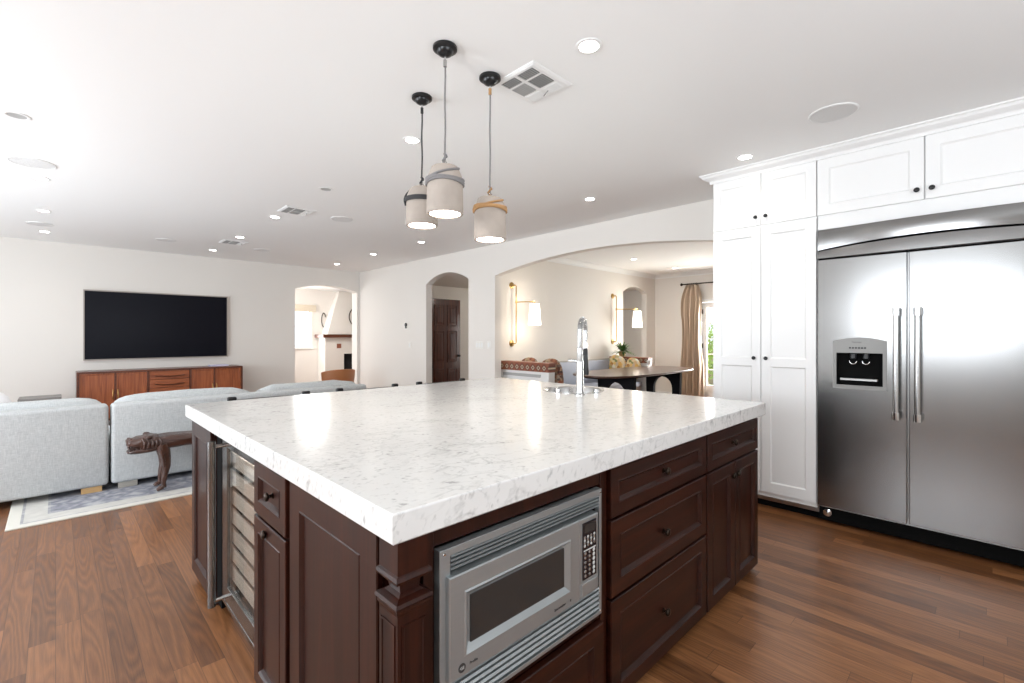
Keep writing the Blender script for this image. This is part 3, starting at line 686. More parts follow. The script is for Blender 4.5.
text(dr, 'II', (1.125, .922-.0275, .490), .011, (PI/2, 0, 0), M['ink'])
for z in (.380, .776):
    for x in (.664, 1.303): MB().lathe([(.004, 0), (.003, .0015)], (x, .910, z), (0, -1, 0), 10).build('screw', M['chrome'], mw)

# ------------------------------------------------------------------ wine cooler
wc = thing('wine_cooler', 'under-counter wine cooler with glass door and steel handle', 'wine cooler', (.6, 2.23, .02))
mb = MB()
mb.box(.585, .65, 1.925, 1.94, .03, .84); mb.box(.585, .65, 2.515, 2.53, .03, .84); mb.box(.585, .65, 1.94, 2.515, .825, .84); mb.box(.585, .65, 1.94, 2.515, .03, .09); mb.box(.644, .658, 1.925, 2.53, .03, .84)
mb.build('cabinet', M['black'], wc)
mb = MB(); ring_frame(mb, FX(.583), 1.935, 2.525, .075, .842, 2.0, 2.44, .145, .785, 0, .022)
wd = mb.build('door', M['steel'], wc, bevel=.002)
MB().box(.568, .574, 2.0, 2.44, .145, .785).build('door_glass', M['glass'], wd)
for k in range(7):
    z = .165 + k*.088
    MB().box(.586, .597, 1.945, 2.51, z, z+.066, .003).build('shelf_front', M['wine_slat'], wc)
    MB().box(.598, .642, 1.945, 2.51, z+.004, z+.010).build('shelf', M['steel_dark'], wc)
MB().box(.600, .612, 1.93, 2.52, FL+.005, .03, .002).build('vent_grille', M['steel_dark'], wc)
MB().box(.560, .583, 1.935, 2.525, .052, .072, .003).build('lower_rail', M['steel'], wc)
h = MB().tube([(.510, 2.485, .060), (.510, 2.485, .815)], .0165, 18).build('handle', M['steel'], wc, 60)
for z in (.085, .79): MB().tube([(.510, 2.485, z), (.562, 2.485, z)], .009, 12).build('handle_post', M['chrome'], h, 60)

l = bpy.data.lights.new('wine_cooler_light', 'AREA'); l.shape = 'RECTANGLE'; l.size = .01; l.size_y = .5; l.energy = 1.6; l.color = (1, .95, .9)
o = bpy.data.objects.new('wine_cooler_light', l); C.objects.link(o); o.location = (.580, 2.22, .815)
l = bpy.data.lights.new('wine_cooler_light', 'AREA'); l.shape = 'RECTANGLE'; l.size = .008; l.size_y = .66; l.energy = 1.6; l.color = (1, .95, .9)
o = bpy.data.objects.new('wine_cooler_light', l); C.objects.link(o); o.location = (.580, 2.505, .46); o.rotation_euler = (PI/2, 0, 0)
# ================================================================== PANTRY, OVER-FRIDGE CABINET, FRIDGE
XC = 3.874       # carcass face; doors stand 2 cm proud at 3.854
def cab_root(name, label, loc): return thing(name, label, 'cabinet', loc)
pn = cab_root('pantry_cabinet', 'tall white two-door pantry cabinet left of the refrigerator', (4.1, 1.22, FL))
MB().box(XC, XA-.005, .857, 1.585, .075, 2.56).build('carcass', M['white_cab'], pn)
MB().box(XC+.09, XA-.01, .857, 1.575, FL, .075).build('toe_kick', M['matte_black'], pn)
mb = MB().box(XC+.05, XC+.09, .857, 1.575, .03, .095)
mb.build('plinth', M['steel_dark'], pn)
for y0, y1, kd in ((1.224, 1.583, 1), (.860, 1.219, -1)):
    MBd = MB()
    z0, zr0, zr1, z1, fr, t, rc = .112, 1.066, 1.126, 2.132, .062, .020, .009
    Pd = FX(XC)
    # door slab, then two recessed fields
    q = lambda a, z, n: MBd.bm.verts.new(Pd(a, z, n))
    def rect(a0, a1, b0, b1, n): return [q(a0, b0, n), q(a1, b0, n), q(a1, b1, n), q(a0, b1, n)]
    def quad(a, b, c, d): MBd.bm.faces.new((a, b, c, d))
    O0 = rect(y0, y1, z0, z1, 0); O1 = rect(y0, y1, z0, z1, t)
    for k in range(4): quad(O0[k], O0[(k+1) % 4], O1[(k+1) % 4], O1[k])
    MBd.bm.faces.new(O0[::-1])
    ia, ib = y0+fr, y1-fr
    rows = [z0, z0+fr+.012, zr0, zr1, z1-fr, z1]; colsx = [y0, ia, ib, y1]
    g = [[q(a, z, t) for a in colsx] for z in rows]
    for r in range(5):
        for c in range(3):
            if c == 1 and r in (1, 3): continue
            quad(g[r][c], g[r][c+1], g[r+1][c+1], g[r+1][c])
    for r in (1, 3):
        A = [g[r][1], g[r][2], g[r+1][2], g[r+1][1]]; s = .010
        Bv = rect(ia+s, ib-s, rows[r]+s, rows[r+1]-s, t-rc)
        for k in range(4): quad(A[k], A[(k+1) % 4], Bv[(k+1) % 4], Bv[k])
        MBd.bm.faces.new(Bv)
    bmesh.ops.remove_doubles(MBd.bm, verts=MBd.bm.verts, dist=.00005)
    ld = MBd.build('tall_door', M['white_cab'], pn)
    knob(ld, (XC-.020, 1.224+.045 if kd > 0 else 1.219-.035, 1.127), (-1, 0, 0), M['black_metal'], .0145, .026)
    ud = MB().panel(Pd, y0, y1, 2.146, 2.537, SHAKER(.062)).build('upper_door', M['white_cab'], pn)
    knob(ud, (XC-.020, 1.224+.033 if kd > 0 else 1.219-.033, 2.207), (-1, 0, 0), M['black_metal'], .0145, .026)
of = cab_root('over_fridge_cabinet', 'white two-door cabinet above the steel refrigerator', (4.1, .28, 2.05))
MB().box(XC, XA-.005, -.37, .853, 2.125, 2.56).build('carcass', M['white_cab'], of)
for y0, y1, ky in ((.284, .852, .318), (-.290, .278, .247)):
    d = MB().panel(FX(XC), y0, y1, 2.146, 2.537, SHAKER(.068)).build('door', M['white_cab'], of)
    knob(d, (XC-.020, ky, 2.207), (-1, 0, 0), M['black_metal'], .0155, .026)
MB().box(XC-.004, XC+.02, -.37, .853, 2.045, 2.139, .002).build('valance', M['white_cab'], of)
MB().box(XC, XA-.005, -.42, -.372, FL, 2.56).build('side_panel', M['white_cab'], of)
poly = [(0, 0), (-.085, 0), (-.085, -.010), (-.074, -.014), (-.066, -.028), (-.045, -.040), (-.028, -.046), (-.022, -.056), (-.022, -.070), (0, -.070)]
mb = MB(); yc = 1.585
mb.loops([[(XC-.005+a, -.42, CE+b) for a, b in poly], [(XC-.005+a, yc-a, CE+b) for a, b in poly]], cap1=False)
r2 = [[(XC-.005+a, yc-a, CE+b) for a, b in poly], [(XA-.005, yc-a, CE+b) for a, b in poly]]
mb.loops(r2, cap0=False)
struct('trim_7', mb, M['white_cab'], smooth=25)

fr_ = thing('refrigerator', 'wide stainless double-door refrigerator with ice dispenser', 'refrigerator', (4.15, .245, FL))
XR = 3.842
MB().box(3.90, XA-.01, -.363, .850, .085, 2.035).build('cabinet', M['steel_dark'], fr_)
MB().box(3.96, XA-.03, -.36, .848, FL, .085).build('toe_kick', M['matte_black'], fr_)
mb = MB(); mb.box(3.905, 3.915, -.363, .850, FL+.02, .10); mb.build('kick_grille', M['matte_black'], fr_)
for y in (-.165, .80): MB().lathe([(.024, 0), (.026, .004), (.026, .012), (.012, .016), (.004, .018)], (3.905, y, .050), (-1, 0, 0)).build('caster', M['chrome'], fr_, 40)
# doors: the left one is pierced for the dispenser
dy0, dy1, dz0, dz1 = .463, .757, .938, 1.262
ry0, ry1, rz0, rz1 = .484, .736, .965, 1.182
mb = MB()
q2 = lambda a, z, n: mb.bm.verts.new((XR-n, a, z))
ys = [.366, ry0, ry1, .848]; zs_ = [.108, rz0, rz1, 1.828]
fr0 = [[q2(a, z, 0) for a in ys] for z in zs_]
for r in range(3):
    for c in range(3):
        if r == 1 and c == 1: continue
        mb.bm.faces.new((fr0[r][c], fr0[r][c+1], fr0[r+1][c+1], fr0[r+1][c]))
bk = [q2(.366, .108, -.05), q2(.848, .108, -.05), q2(.848, 1.828, -.05), q2(.366, 1.828, -.05)]
cn = [fr0[0][0], fr0[0][3], fr0[3][3], fr0[3][0]]
edges_ = [[fr0[0][i] for i in range(4)], [fr0[i][3] for i in range(4)], [fr0[3][3-i] for i in range(4)], [fr0[3-i][0] for i in range(4)]]
for k in range(4): mb.bm.faces.new(edges_[k] + [bk[(k+1) % 4], bk[k]])
mb.bm.faces.new(bk[::-1])
hl = [fr0[1][1], fr0[1][2], fr0[2][2], fr0[2][1]]
hb = [q2(ry0, rz0, -.045), q2(ry1, rz0, -.045), q2(ry1, rz1, -.045), q2(ry0, rz1, -.045)]
for k in range(4): mb.bm.faces.new((hl[k], hl[(k+1) % 4], hb[(k+1) % 4], hb[k]))
mb.bm.faces.new(hb)
ld = mb.build('freezer_door', M['steel'], fr_, bevel=.003)
rd = MB().box(XR, XR+.05, -.361, .354, .108, 1.828, .004).build('fridge_door', M['steel'], fr_)
# dispenser surround with arched head
mb = MB(); na = 12
arcp = [(dy0 + (dy1-dy0)*k/na, dz1 + .024*(1-((k/na-.5)*2)**2)) for k in range(na+1)]
sur = [(dy1, dz0), (dy0, dz0)] + arcp
# frame as four solids around the recess
def solid(poly, n0, n1): mb.loops([[(XR-n, a, z) for a, z in poly] for n in (n0, n1)])
solid([(dy0, rz1), (dy1, rz1)] + arcp[::-1], 0, .007); solid([(dy0, dz0), (dy1, dz0), (dy1, rz0), (dy0, rz0)], 0, .007)
solid([(dy0, rz0), (ry0, rz0), (ry0, rz1), (dy0, rz1)], 0, .007); solid([(ry1, rz0), (dy1, rz0), (dy1, rz1), (ry1, rz1)], 0, .007)
disp = mb.build('dispenser_frame', mat('satin_grey_metal', (.24, .235, .225), .45, .5), ld)
mb = MB()
mb.box(XR+.040, XR+.044, ry0+.001, ry1-.001, rz0+.001, rz1-.001); mb.box(XR+.001, XR+.04, ry0+.001, ry0+.004, rz0+.001, rz1-.001); mb.box(XR+.001, XR+.04, ry1-.004, ry1-.001, rz0+.001, rz1-.001)
mb.box(XR+.001, XR+.04, ry0+.004, ry1-.004, rz1-.004, rz1-.001)
mb.build('dispenser_recess', M['matte_black'], ld)
MB().box(XR+.002, XR+.038, ry0+.03, ry1-.02, rz0+.03, rz0+.045, .002).build('drip_tray', M['steel_dark'], ld)
for yy in (.645, .575):
    MB().lathe([(.018, 0), (.020, -.012), (.020, -.03), (.014, -.034), (.013, -.012)], (XR+.018, yy, rz1-.006), seg=20).build('spout', M['black'], ld, 40)
    MB().tube([(XR+.012, yy+.02*math.cos(t), rz1-.055+.02*math.sin(t)) for t in [PI+PI*k/12 for k in range(13)]], .0035, 8).build('paddle', M['chrome'], ld, 60)
for k in range(6): MB().box(XR-.010, XR-.006, .664-k*.0165-.0105, .664-k*.0165, 1.211, 1.2215, .001).build('dispenser_button', M['ink'], ld)
text(ld, 'Thermador', (XR-.0075, .622, 1.255), .0115, (PI/2, 0, -PI/2), M['ink'])
for yy, dd in ((.412, ld), (.309, rd)):
    h = MB().tube([(XR-.055, yy, .772), (XR-.055, yy, 1.470)], .0165, 20).build('handle', M['nickel'], dd, 60)
    for z0, z1 in ((.768, .815), (1.425, 1.474)): MB().tube([(XR-.055, yy, z0), (XR-.055, yy, z1)], .0215, 20).build('handle_cap', M['chrome'], h, 60)
    for z in (.795, 1.448): MB().tube([(XR-.055, yy, z), (XR+.001, yy, z)], .013, 14).build('handle_post', M['chrome'], h, 60)
# grille: bulged upper panel with arched lower edge, lower band
def arcz(y): s = (y-.243)/.607; return 1.926 - .032*s*s
mb = MB(); NY = 28; NZ = 7
def upper(y, t):   # t 0 bottom .. 1 top
    z = arcz(y)+.004 + (2.036-arcz(y)-.004)*t
    s = (y-.243)/.607
    return (XR+.006 - .052*(1-s*s) - .004*math.sin(PI*t), y, z)
grid = [[mb.bm.verts.new(upper(-.361+1.209*i/NY, j/NZ)) for j in range(NZ+1)] for i in range(NY+1)]
back = [[mb.bm.verts.new((XR+.05, -.361+1.209*i/NY, upper(-.361+1.209*i/NY, j)[2])) for j in (0, 1)] for i in range(NY+1)]
for i in range(NY):
    for j in range(NZ): mb.bm.faces.new((grid[i][j], grid[i+1][j], grid[i+1][j+1], grid[i][j+1]))
    mb.bm.faces.new((back[i][0], back[i][1], back[i+1][1], back[i+1][0]))
    mb.bm.faces.new((grid[i][0], back[i][0], back[i+1][0], grid[i+1][0])); mb.bm.faces.new((grid[i][NZ], grid[i+1][NZ], back[i+1][1], back[i][1]))
for i in (0, NY): mb.bm.faces.new([grid[i][j] for j in range(NZ+1)] + [back[i][1], back[i][0]])
mb.build('upper_grille', M['steel'], fr_, 50)
mb = MB(); rings = []
for i in range(NY+1):
    y = -.361+1.209*i/NY; zt = arcz(y)-.006; bw = .022*(1-((y-.243)/.607)**2)
    rings.append([(XR+.05, y, 1.836), (XR+.004-bw, y, 1.836), (XR-.001-bw, y, 1.840), (XR-.001-bw, y, (1.842+zt)/2), (XR+.002-bw, y, zt), (XR+.05, y, zt)])
mb.loops(rings).build('lower_grille', M['steel'], fr_, 40)
MB().box(XR+.02, XR+.055, -.36, .847, 1.83, 2.03).build('grille_backing', M['matte_black'], fr_)

# ================================================================== CEILING FITTINGS
def pendant(px, py, zb, zt, r, strap, label):
    root = thing('pendant_lamp', label, 'pendant lamp', (px, py, CE), 'concrete pendant lamps over the island')
    MB().lathe([(.053, 0), (.055, -.003), (.055, -.013), (.050, -.017), (.038, -.019), (.036, -.024), (.032, -.033), (.022, -.039), (.012, -.042), (.004, -.043)], (px, py, CE)).build('ceiling_rose', M['black_metal'], root, 40)
    cordm = {'grey': M['grey_cord'], 'black': M['black_cord'], 'jute': M['grey_cord']}[strap]
    sm_ = {'grey': M['grey_cord'], 'black': M['black_cord'], 'jute': M['jute']}[strap]
    MB().tube([(px, py, CE-.042), (px, py, CE-.06)], .005, 8).build('hook', M['chrome'], root)
    MB().tube([(px, py, CE-.06)] + [(px+.0015*math.sin(k), py, CE-.06-(CE-.06-zt-.03)*k/12) for k in range(1, 13)], .0042, 8).build('cord', cordm, root, 60)
    mb = MB(); mb.tube([(px-.001+.010*math.sin(k*1.3), py+.008*math.cos(k*1.3), zt+.065-.009*k) for k in range(9)], .005, 7)
    mb.build('knot', sm_, root, 60)
    mb = MB(); mb.tube([(px, py, CE-.06-.01*k + 0) for k in range(4)], .008, 8).build('cord_clip', sm_ if strap != 'grey' else M['nickel'], root, 60)
    MB().tube([(px+.014*math.cos(t), py, zt+.012+.014*math.sin(t)) for t in [2*PI*k/14 for k in range(15)]], .0028, 7, False).build('ring', M['nickel'], root, 60)
    H = zt-zb; t = .012
    prof = [(.008, H), (r*.66, H), (r*.74, H-.005), (r*.92, H*.80), (r*.95, H*.74), (r*.97, H*.55), (r, .004), (r-.003, 0), (r-t, 0), (r-t, H*.55), (r*.92-t, H*.78), (r*.70-t, H-.014), (.006, H-.014)]
    MB().lathe(prof, (px, py, zb), seg=40, cap0=False, cap1=False).build('shade', M['concrete'], root, 40)
    MB().lathe([(r-t-.001, .010), (r-t-.001, .013), (.002, .013)], (px, py, zb), seg=32).build('bulb', M['lamp'], root)
    def rad(z): u = (z)/H; return r*(.955 if u < .74 else .955-(u-.74)*1.0)+.0045
    if strap == 'black':
        mb = MB(); mb.lathe([(rad(H*.62)+.001, H*.60), (rad(H*.62)+.005, H*.60), (rad(H*.62)+.004, H*.72), (rad(H*.62), H*.72)], (px, py, zb), seg=36, cap0=False, cap1=False)
        vx, vy = .70, -.71   # sideways for the hoop
        pts_ = []
        for k in range(9):
            a = k/8; pts_.append((px-vx*(r*1.02+.012*math.sin(PI*a)-r*.45*a**2.2), py-vy*(r*1.02+.012*math.sin(PI*a)-r*.45*a**2.2), zb+H*(.55+.46*a)))
        mb.tube(pts_, .006, 8); mb.build('strap', sm_, root, 60)
    else:
        mb = MB()
        for k in range(3):   # turns round the shoulder
            z = H*(.70+.035*k) if strap == 'jute' else H*(.64+.035*k)
            mb.tube([(px+rad(z)*math.cos(a), py+rad(z)*math.sin(a), zb+z+.004*math.sin(a*2+k)) for a in [2*PI*i/28 for i in range(29)]], .0055, 7, False)
        a0 = math.radians(225)+THETA-PI/2   # a slanting turn rising across the face
        pts_ = []
        for i in range(13):
            a = math.radians(-165) + math.radians(150)*i/12
            z = H*(.66+.28*i/12); pts_.append((px+rad(z)*math.cos(a+THETA-PI/2), py+rad(z)*math.sin(a+THETA-PI/2), zb+z))
        mb.tube(pts_, .0055, 7); mb.build('rope', sm_, root, 60)
pendant(1.262, 1.725, 1.848, 2.062, .083, 'grey', 'concrete pendant lamp wrapped in grey rope, hanging nearest the camera')
pendant(1.436, 2.175, 1.900, 2.105, .087, 'black', 'concrete pendant lamp with black strap, leftmost of the three')
pendant(1.571, 1.766, 1.782, 1.992, .083, 'jute', 'concrete pendant lamp wrapped in tan jute rope, rightmost of the three')

def downlight(x, y, label, lit=True):
    root = thing('recessed_light', label, 'ceiling light', (x, y, CE), 'recessed ceiling lights')
    MB().lathe([(.060, 0), (.060, -.003), (.054, -.005), (.044, -.004), (.040, 0), (.040, .0)], (x, y, CE), seg=32, cap0=False, cap1=False).build('trim_ring', M['trim'], root, 60)
    MB().lathe([(.043, -.0035), (.040, -.003), (.03, -.002), (.002, -.0015)], (x, y, CE), seg=24, cap0=False).build('lens', M['can'] if lit else M['louvre_grey'], root, 60)
    if lit:
        l = bpy.data.lights.new('downlight_beam', 'SPOT'); l.energy = 11; l.color = (1, .95, .88); l.spot_size = math.radians(125); l.spot_blend = .9; l.shadow_soft_size = .05
        o = bpy.data.objects.new('downlight_beam', l); C.objects.link(o); o.location = (x, y, CE-.012)
for x, y, lb in ((1.722, 1.265, 'recessed ceiling light right of the square vent, above the island'), (1.705, 2.70, 'recessed ceiling light left of the pendant lamps'),
                 (1.73, 5.51, 'recessed ceiling light beside the middle vent on its far side'),
                 (1.75, 6.96, 'recessed ceiling light just before the small far vent'), (1.72, 8.31, 'recessed ceiling light nearest the wall screen'),
                 (3.611, 1.252, 'recessed ceiling light in front of the tall pantry'), (3.661, 2.676, 'recessed ceiling light before the wide dining arch'),
                 (3.66, 5.56, 'recessed ceiling light low behind the leftmost pendant lamp'), (3.65, 6.92, 'recessed ceiling light before the hall arch, nearer of two'),
                 (3.68, 8.35, 'recessed ceiling light farthest off, near the corner arch'), (-.10, 8.31, 'recessed ceiling light at far left near the screen wall'),
                 (-.09, 6.94, 'pale recessed ceiling light behind the left round speaker'), (-.09, 5.52, 'recessed ceiling light just beyond the left round speaker'),
                 (7.07, 4.257, 'recessed light in the dining room ceiling, left of two'), (8.589, 4.264, 'recessed light in the dining room ceiling, right of two')):
    downlight(x, y, lb)
downlight(1.726, 4.141, 'unlit tilted ceiling light in front of the middle vent', False)
downlight(-.164, 4.04, 'unlit ceiling light at the left edge of the picture', False)
l = bpy.data.lights.new('hall_light', 'POINT'); l.energy = 7; l.color = (1, .93, .85); l.shadow_soft_size = .1
o = bpy.data.objects.new('hall_light', l); C.objects.link(o); o.location = (6.3, 6.5, 2.1)
l = bpy.data.lights.new('far_room_fill', 'POINT'); l.energy = 30; l.color = (1, .97, .93); l.shadow_soft_size = .3  # added fill lamp without a fixture, brightens the far room
o = bpy.data.objects.new('far_room_fill', l); C.objects.link(o); o.location = (4.3, 11.0, 2.3)

for x, y, r, lb in ((3.267, .643, .125, 'round flush ceiling speaker nearest the refrigerator'), (-.127, 5.06, .135, 'large round ceiling speaker at far left'),
                    (2.30, 5.083, .12, 'round ceiling speaker right of the middle vent'), (-.13, 7.78, .12, 'faint round ceiling speaker near the left far light'),
                    (1.081, 7.887, .12, 'faint round ceiling speaker above the wall screen'), (2.258, 7.784, .12, 'faint round ceiling speaker right of the small far vent')):
    root = thing('ceiling_speaker', lb, 'speaker', (x, y, CE), 'round ceiling speakers')
    MB().lathe([(r, 0), (r, -.004), (r-.008, -.007), (r-.010, -.005)], (x, y, CE), seg=40, cap0=False, cap1=False).build('rim', M['trim'], root, 60)
    MB().lathe([(r-.008, -.0045), (.002, -.0055)], (x, y, CE), seg=40, cap0=False).build('grille', M['speaker'], root)

def vent(x0, x1, y0, y1, label):
    root = thing('ceiling_vent', label, 'air vent', ((x0+x1)/2, (y0+y1)/2, CE), 'air vents in the ceiling')
    w, h = x1-x0, y1-y0; b = .10
    mb = MB().loops([[(x0, y0, CE), (x1, y0, CE), (x1, y1, CE), (x0, y1, CE)], [(x0, y0, CE-.004), (x1, y0, CE-.004), (x1, y1, CE-.004), (x0, y1, CE-.004)],
                     [(x0+.014, y0+.014, CE-.010), (x1-.014, y0+.014, CE-.010), (x1-.014, y1-.014, CE-.010), (x0+.014, y1-.014, CE-.010)]])
    mb.build('plate', M['trim'], root)
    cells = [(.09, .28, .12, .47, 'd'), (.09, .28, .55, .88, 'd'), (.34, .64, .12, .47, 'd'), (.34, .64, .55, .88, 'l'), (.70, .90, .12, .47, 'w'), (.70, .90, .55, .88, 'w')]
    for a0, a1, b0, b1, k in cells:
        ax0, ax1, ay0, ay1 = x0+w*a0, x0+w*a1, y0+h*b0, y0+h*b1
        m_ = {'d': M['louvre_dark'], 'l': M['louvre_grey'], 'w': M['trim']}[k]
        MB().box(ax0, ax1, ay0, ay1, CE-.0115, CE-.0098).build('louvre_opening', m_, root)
        mb = MB(); n = 7
        for q in range(n):
            t = ay0 + (ay1-ay0)*(q+.5)/n
            mb.box(ax0, ax1, t-.0018, t+.0018, CE-.0145, CE-.0112)
        mb.build('louvre_blades', M['louvre_grey'] if k != 'w' else M['trim'], root)
    MB().tube([(x0+w*.80, y0+h*.40, CE-.012), (x0+w*.80, y0+h*.47, CE-.022), (x0+w*.84, y0+h*.55, CE-.022)], .003, 6).build('lever', M['nickel'], root)
vent(1.622, 1.922, 1.515, 1.800, 'square white air vent beside the pendant lamps')
vent(1.66, 1.96, 4.93, 5.22, 'white air vent in the ceiling halfway to the screen wall')
vent(1.64, 1.94, 7.25, 7.55, 'small white air vent nearest the screen wall')

# ================================================================== WALL FITTINGS
tv = thing('television', 'large black wall screen in a thin frame above the long console', 'television', (1.19, YT, 1.45))
mb = MB(); P = FY(YT-.001)
MB().box(.33, 2.05, YT-.022, YT-.001, 1.0, 1.90).build('wall_bracket', M['black'], tv)
mb = MB(); ring_frame(mb, P, .282, 2.106, .936, 1.962, .297, 2.090, .952, 1.946, .003, .052)
mb.build('frame', mat('pale_bronze_frame', (.42, .37, .33), .4, .3), tv, bevel=.002)
MB().box(.2975, 2.0895, YT-.040, YT-.022, .9525, 1.9455).build('screen', M['screen'], tv)
MB().box(.300, 2.087, YT-.0415, YT-.0402, .955, 1.943).build('glass', M['screen'], tv)

th = thing('thermostat', 'small dark thermostat on the wall left of the hall arch', 'thermostat', (XA, 7.32, 1.47))
MB().box(XA-.012, XA, 7.27, 7.37, 1.41, 1.53, .003).build('base_plate', M['plate'], th)
MB().lathe([(.035, 0), (.035, .012), (.028, .016), (.002, .017)], (XA-.012, 7.32, 1.49), (-1, 0, 0), 24).build('dial', M['black'], th, 40)
MB().box(XA-.022, XA-.012, 7.295, 7.345, 1.425, 1.455, .002).build('sensor', M['black'], th)
def switch_plate(y, z, w, n, label):
    r = thing('light_switch', label, 'light switch', (XA, y, z), 'light switches on the plaster wall')
    MB().box(XA-.006, XA, y-w/2, y+w/2, z-.058, z+.058, .002).build('wall_plate', M['plate'], r)
    for k in range(n):
        yy = y - w/2 + w*(k+.5)/n
        MB().box(XA-.011, XA-.006, yy-.016, yy+.016, z-.033, z+.033, .002).build('rocker', M['trim'], r)
switch_plate(7.206, 1.13, .075, 1, 'single white light switch below the dark thermostat'); switch_plate(5.30, 1.155, .165, 3, 'triple white light switch just right of the hall arch'); switch_plate(5.09, 1.16, .075, 1, 'single white light switch beside the wide arch')

def sconce(x, swing, label):
    root = thing('wall_sconce', label, 'wall lamp', (x, YD, 1.6), 'brass wall sconces in the dining room')
    yr = YD-.070
    for z in (2.062, 1.178):
        MB().lathe([(.050, 0), (.050, .006), (.042, .012), (.018, .016), (.012, .024), (.010, .070)], (x, YD, z), (0, -1, 0), 24).build('mounting_plate', M['brass'], root, 40)
    MB().tube([(x, yr, 2.062), (x+.015, yr, 2.062), (x+.030, yr, 2.045), (x+.030, yr, 1.195), (x+.015, yr, 1.178), (x, yr, 1.178)], .0095, 10).build('rod', M['brass'], root, 60)
    ax, ay = x+.030, yr; ex, ey = ax+swing, ay-.29
    MB().tube([(ax, ay, 1.806), (ex, ey, 1.806)], .0085, 10).build('arm', M['brass'], root, 60)
    MB().lathe([(.016, -.02), (.016, .02)], (ax, ay, 1.806)).build('swivel', M['brass'], root, 40)
    MB().tube([(ex, ey, 1.806), (ex, ey, 1.74)], .007, 10).build('stem', M['brass'], root, 60)
    mb = MB(); mb.lathe([(.072, 1.770), (.096, 1.455), (.093, 1.455), (.069, 1.770)], (ex, ey, 0), seg=32, cap0=False, cap1=False); mb.lathe([(.069, 1.762), (.010, 1.764)], (ex, ey, 0), seg=32)
    mb.build('lamp_shade', M['shade'], root, 60)
    l = bpy.data.lights.new('sconce_light', 'POINT'); l.energy = 4; l.color = (1, .88, .72); l.shadow_soft_size = .04
    o = bpy.data.objects.new('sconce_light', l); C.objects.link(o); o.location = (ex, ey, 1.42)
    l = bpy.data.lights.new('sconce_uplight', 'POINT'); l.energy = 3; l.color = (1, .88, .72); l.shadow_soft_size = .04
    o = bpy.data.objects.new('sconce_uplight', l); C.objects.link(o); o.location = (ex, ey, 1.84)
sconce(4.977, .10, 'brass swing-arm wall sconce nearer the kitchen, left one'); sconce(7.705, .27, 'brass swing-arm wall sconce farther off, beside the arched niche')

# ================================================================== LIVING ROOM
ru = tag(MB().box(-.245, 3.255, 4.635, 7.435, FL, FL+.012, .004).build('area_rug', M['rug'], world_root=Vector((1.505, 6.035, FL))), 'faded grey patterned rug with cream border under the sofas', 'rug')
RZ = FL+.012

def cushion(mb, cx, cy, cz, sx, sy, sz, p=3.2, seed=0, n=(16, 28), amp=.006):
    def sp(c, e): return math.copysign(abs(c)**e, c)
    e = 2/p; rings = []
    for i in range(1, n[0]):
        t = -PI/2 + PI*i/n[0]; ring = []
        for j in range(n[1]):
            a = 2*PI*j/n[1]
            x, y, z = sp(math.cos(t), e)*sp(math.cos(a), e), sp(math.sin(t), e), sp(math.cos(t), e)*sp(math.sin(a), e)
            v = Vector((cx+sx*x/2, cy+sy*y/2, cz+sz*z/2)); w = noise.noise(v*5+Vector((seed, 0, 0)))*amp
            ring.append(v + Vector((x, y, z))*w)
        rings.append(ring)
    return mb.loops(rings)
def sofa(x0, x1, y0, depth, name, label, feet, seed, cushions, pillow=False):
    root = thing(name, label, 'sofa', ((x0+x1)/2, y0+depth/2, FL), 'grey linen sectional sofa')
    zb, zt = .035, .715
    def soft_box(nm, a, b, c, d, e_, f, bv=.03):
        mb = MB().box(a, b, c, d, e_, f, bv, 4)
        return mb.build(nm, M['linen'], root, 50)
    soft_box('backrest', x0, x1, y0, y0+.16, zb, zt, .03)
    soft_box('base', x0+.005, x1-.005, y0+.155, y0+depth, zb, .26, .02)
    w = (x1-x0)/cushions
    for k in range(cushions):
        cx = x0+w*(k+.5)
        cushion(MB(), cx, y0+.16+(depth-.16)/2+.01, .345, w-.01, depth-.17, .17, 7, seed+k).build('seat_cushion', M['linen'], root, 180)
        mb = MB(); cushion(mb, cx, y0+.26, .575, w-.03, .24, .40, 4.5, seed+k+9, amp=.02)
        bmesh.ops.rotate(mb.bm, cent=(cx, y0+.2, .4), matrix=Matrix.Rotation(math.radians(-7), 3, 'X'), verts=mb.bm.verts)
        mb.build('back_cushion', M['linen'], root, 180)
    for fx_, fy_, m_ in feet: MB().box(fx_-.065, fx_+.065, fy_-.03, fy_+.03, FL+(.012 if fx_ > -.24 else 0), zb+.003, .002).build('foot', m_, root)
    return root
sofa(-1.95, .322, 5.205, .95, 'sofa_section', 'light grey linen sofa section at the left edge, seen from behind', [(.215, 5.26, M['pale_wood']), (-1.85, 5.26, M['pale_wood']), (.215, 6.1, M['pale_wood']), (-1.85, 6.1, M['pale_wood'])], 1, 2)
sofa(.337, 2.665, 5.205, .95, 'sofa_section', 'light grey linen sofa section behind the carved bench', [(.45, 5.26, M['grey_wood']), (2.55, 5.26, M['grey_wood']), (.45, 6.1, M['grey_wood']), (2.55, 6.1, M['grey_wood'])], 5, 2)
mb = MB(); cushion(mb, -.56, 5.95, .66, .55, .2, .46, 3, 2, amp=.012)
bmesh.ops.rotate(mb.bm, cent=(-.56, 5.9, .6), matrix=Matrix.Rotation(math.radians(-22), 3, 'X') @ Matrix.Rotation(.15, 3, 'Y'), verts=mb.bm.verts)
tag(mb.build('throw_pillow', M['white_fabric'], None, 180, world_root=Vector((-.56, 5.95, .45))), 'white throw pillow standing on the left sofa section', 'pillow')

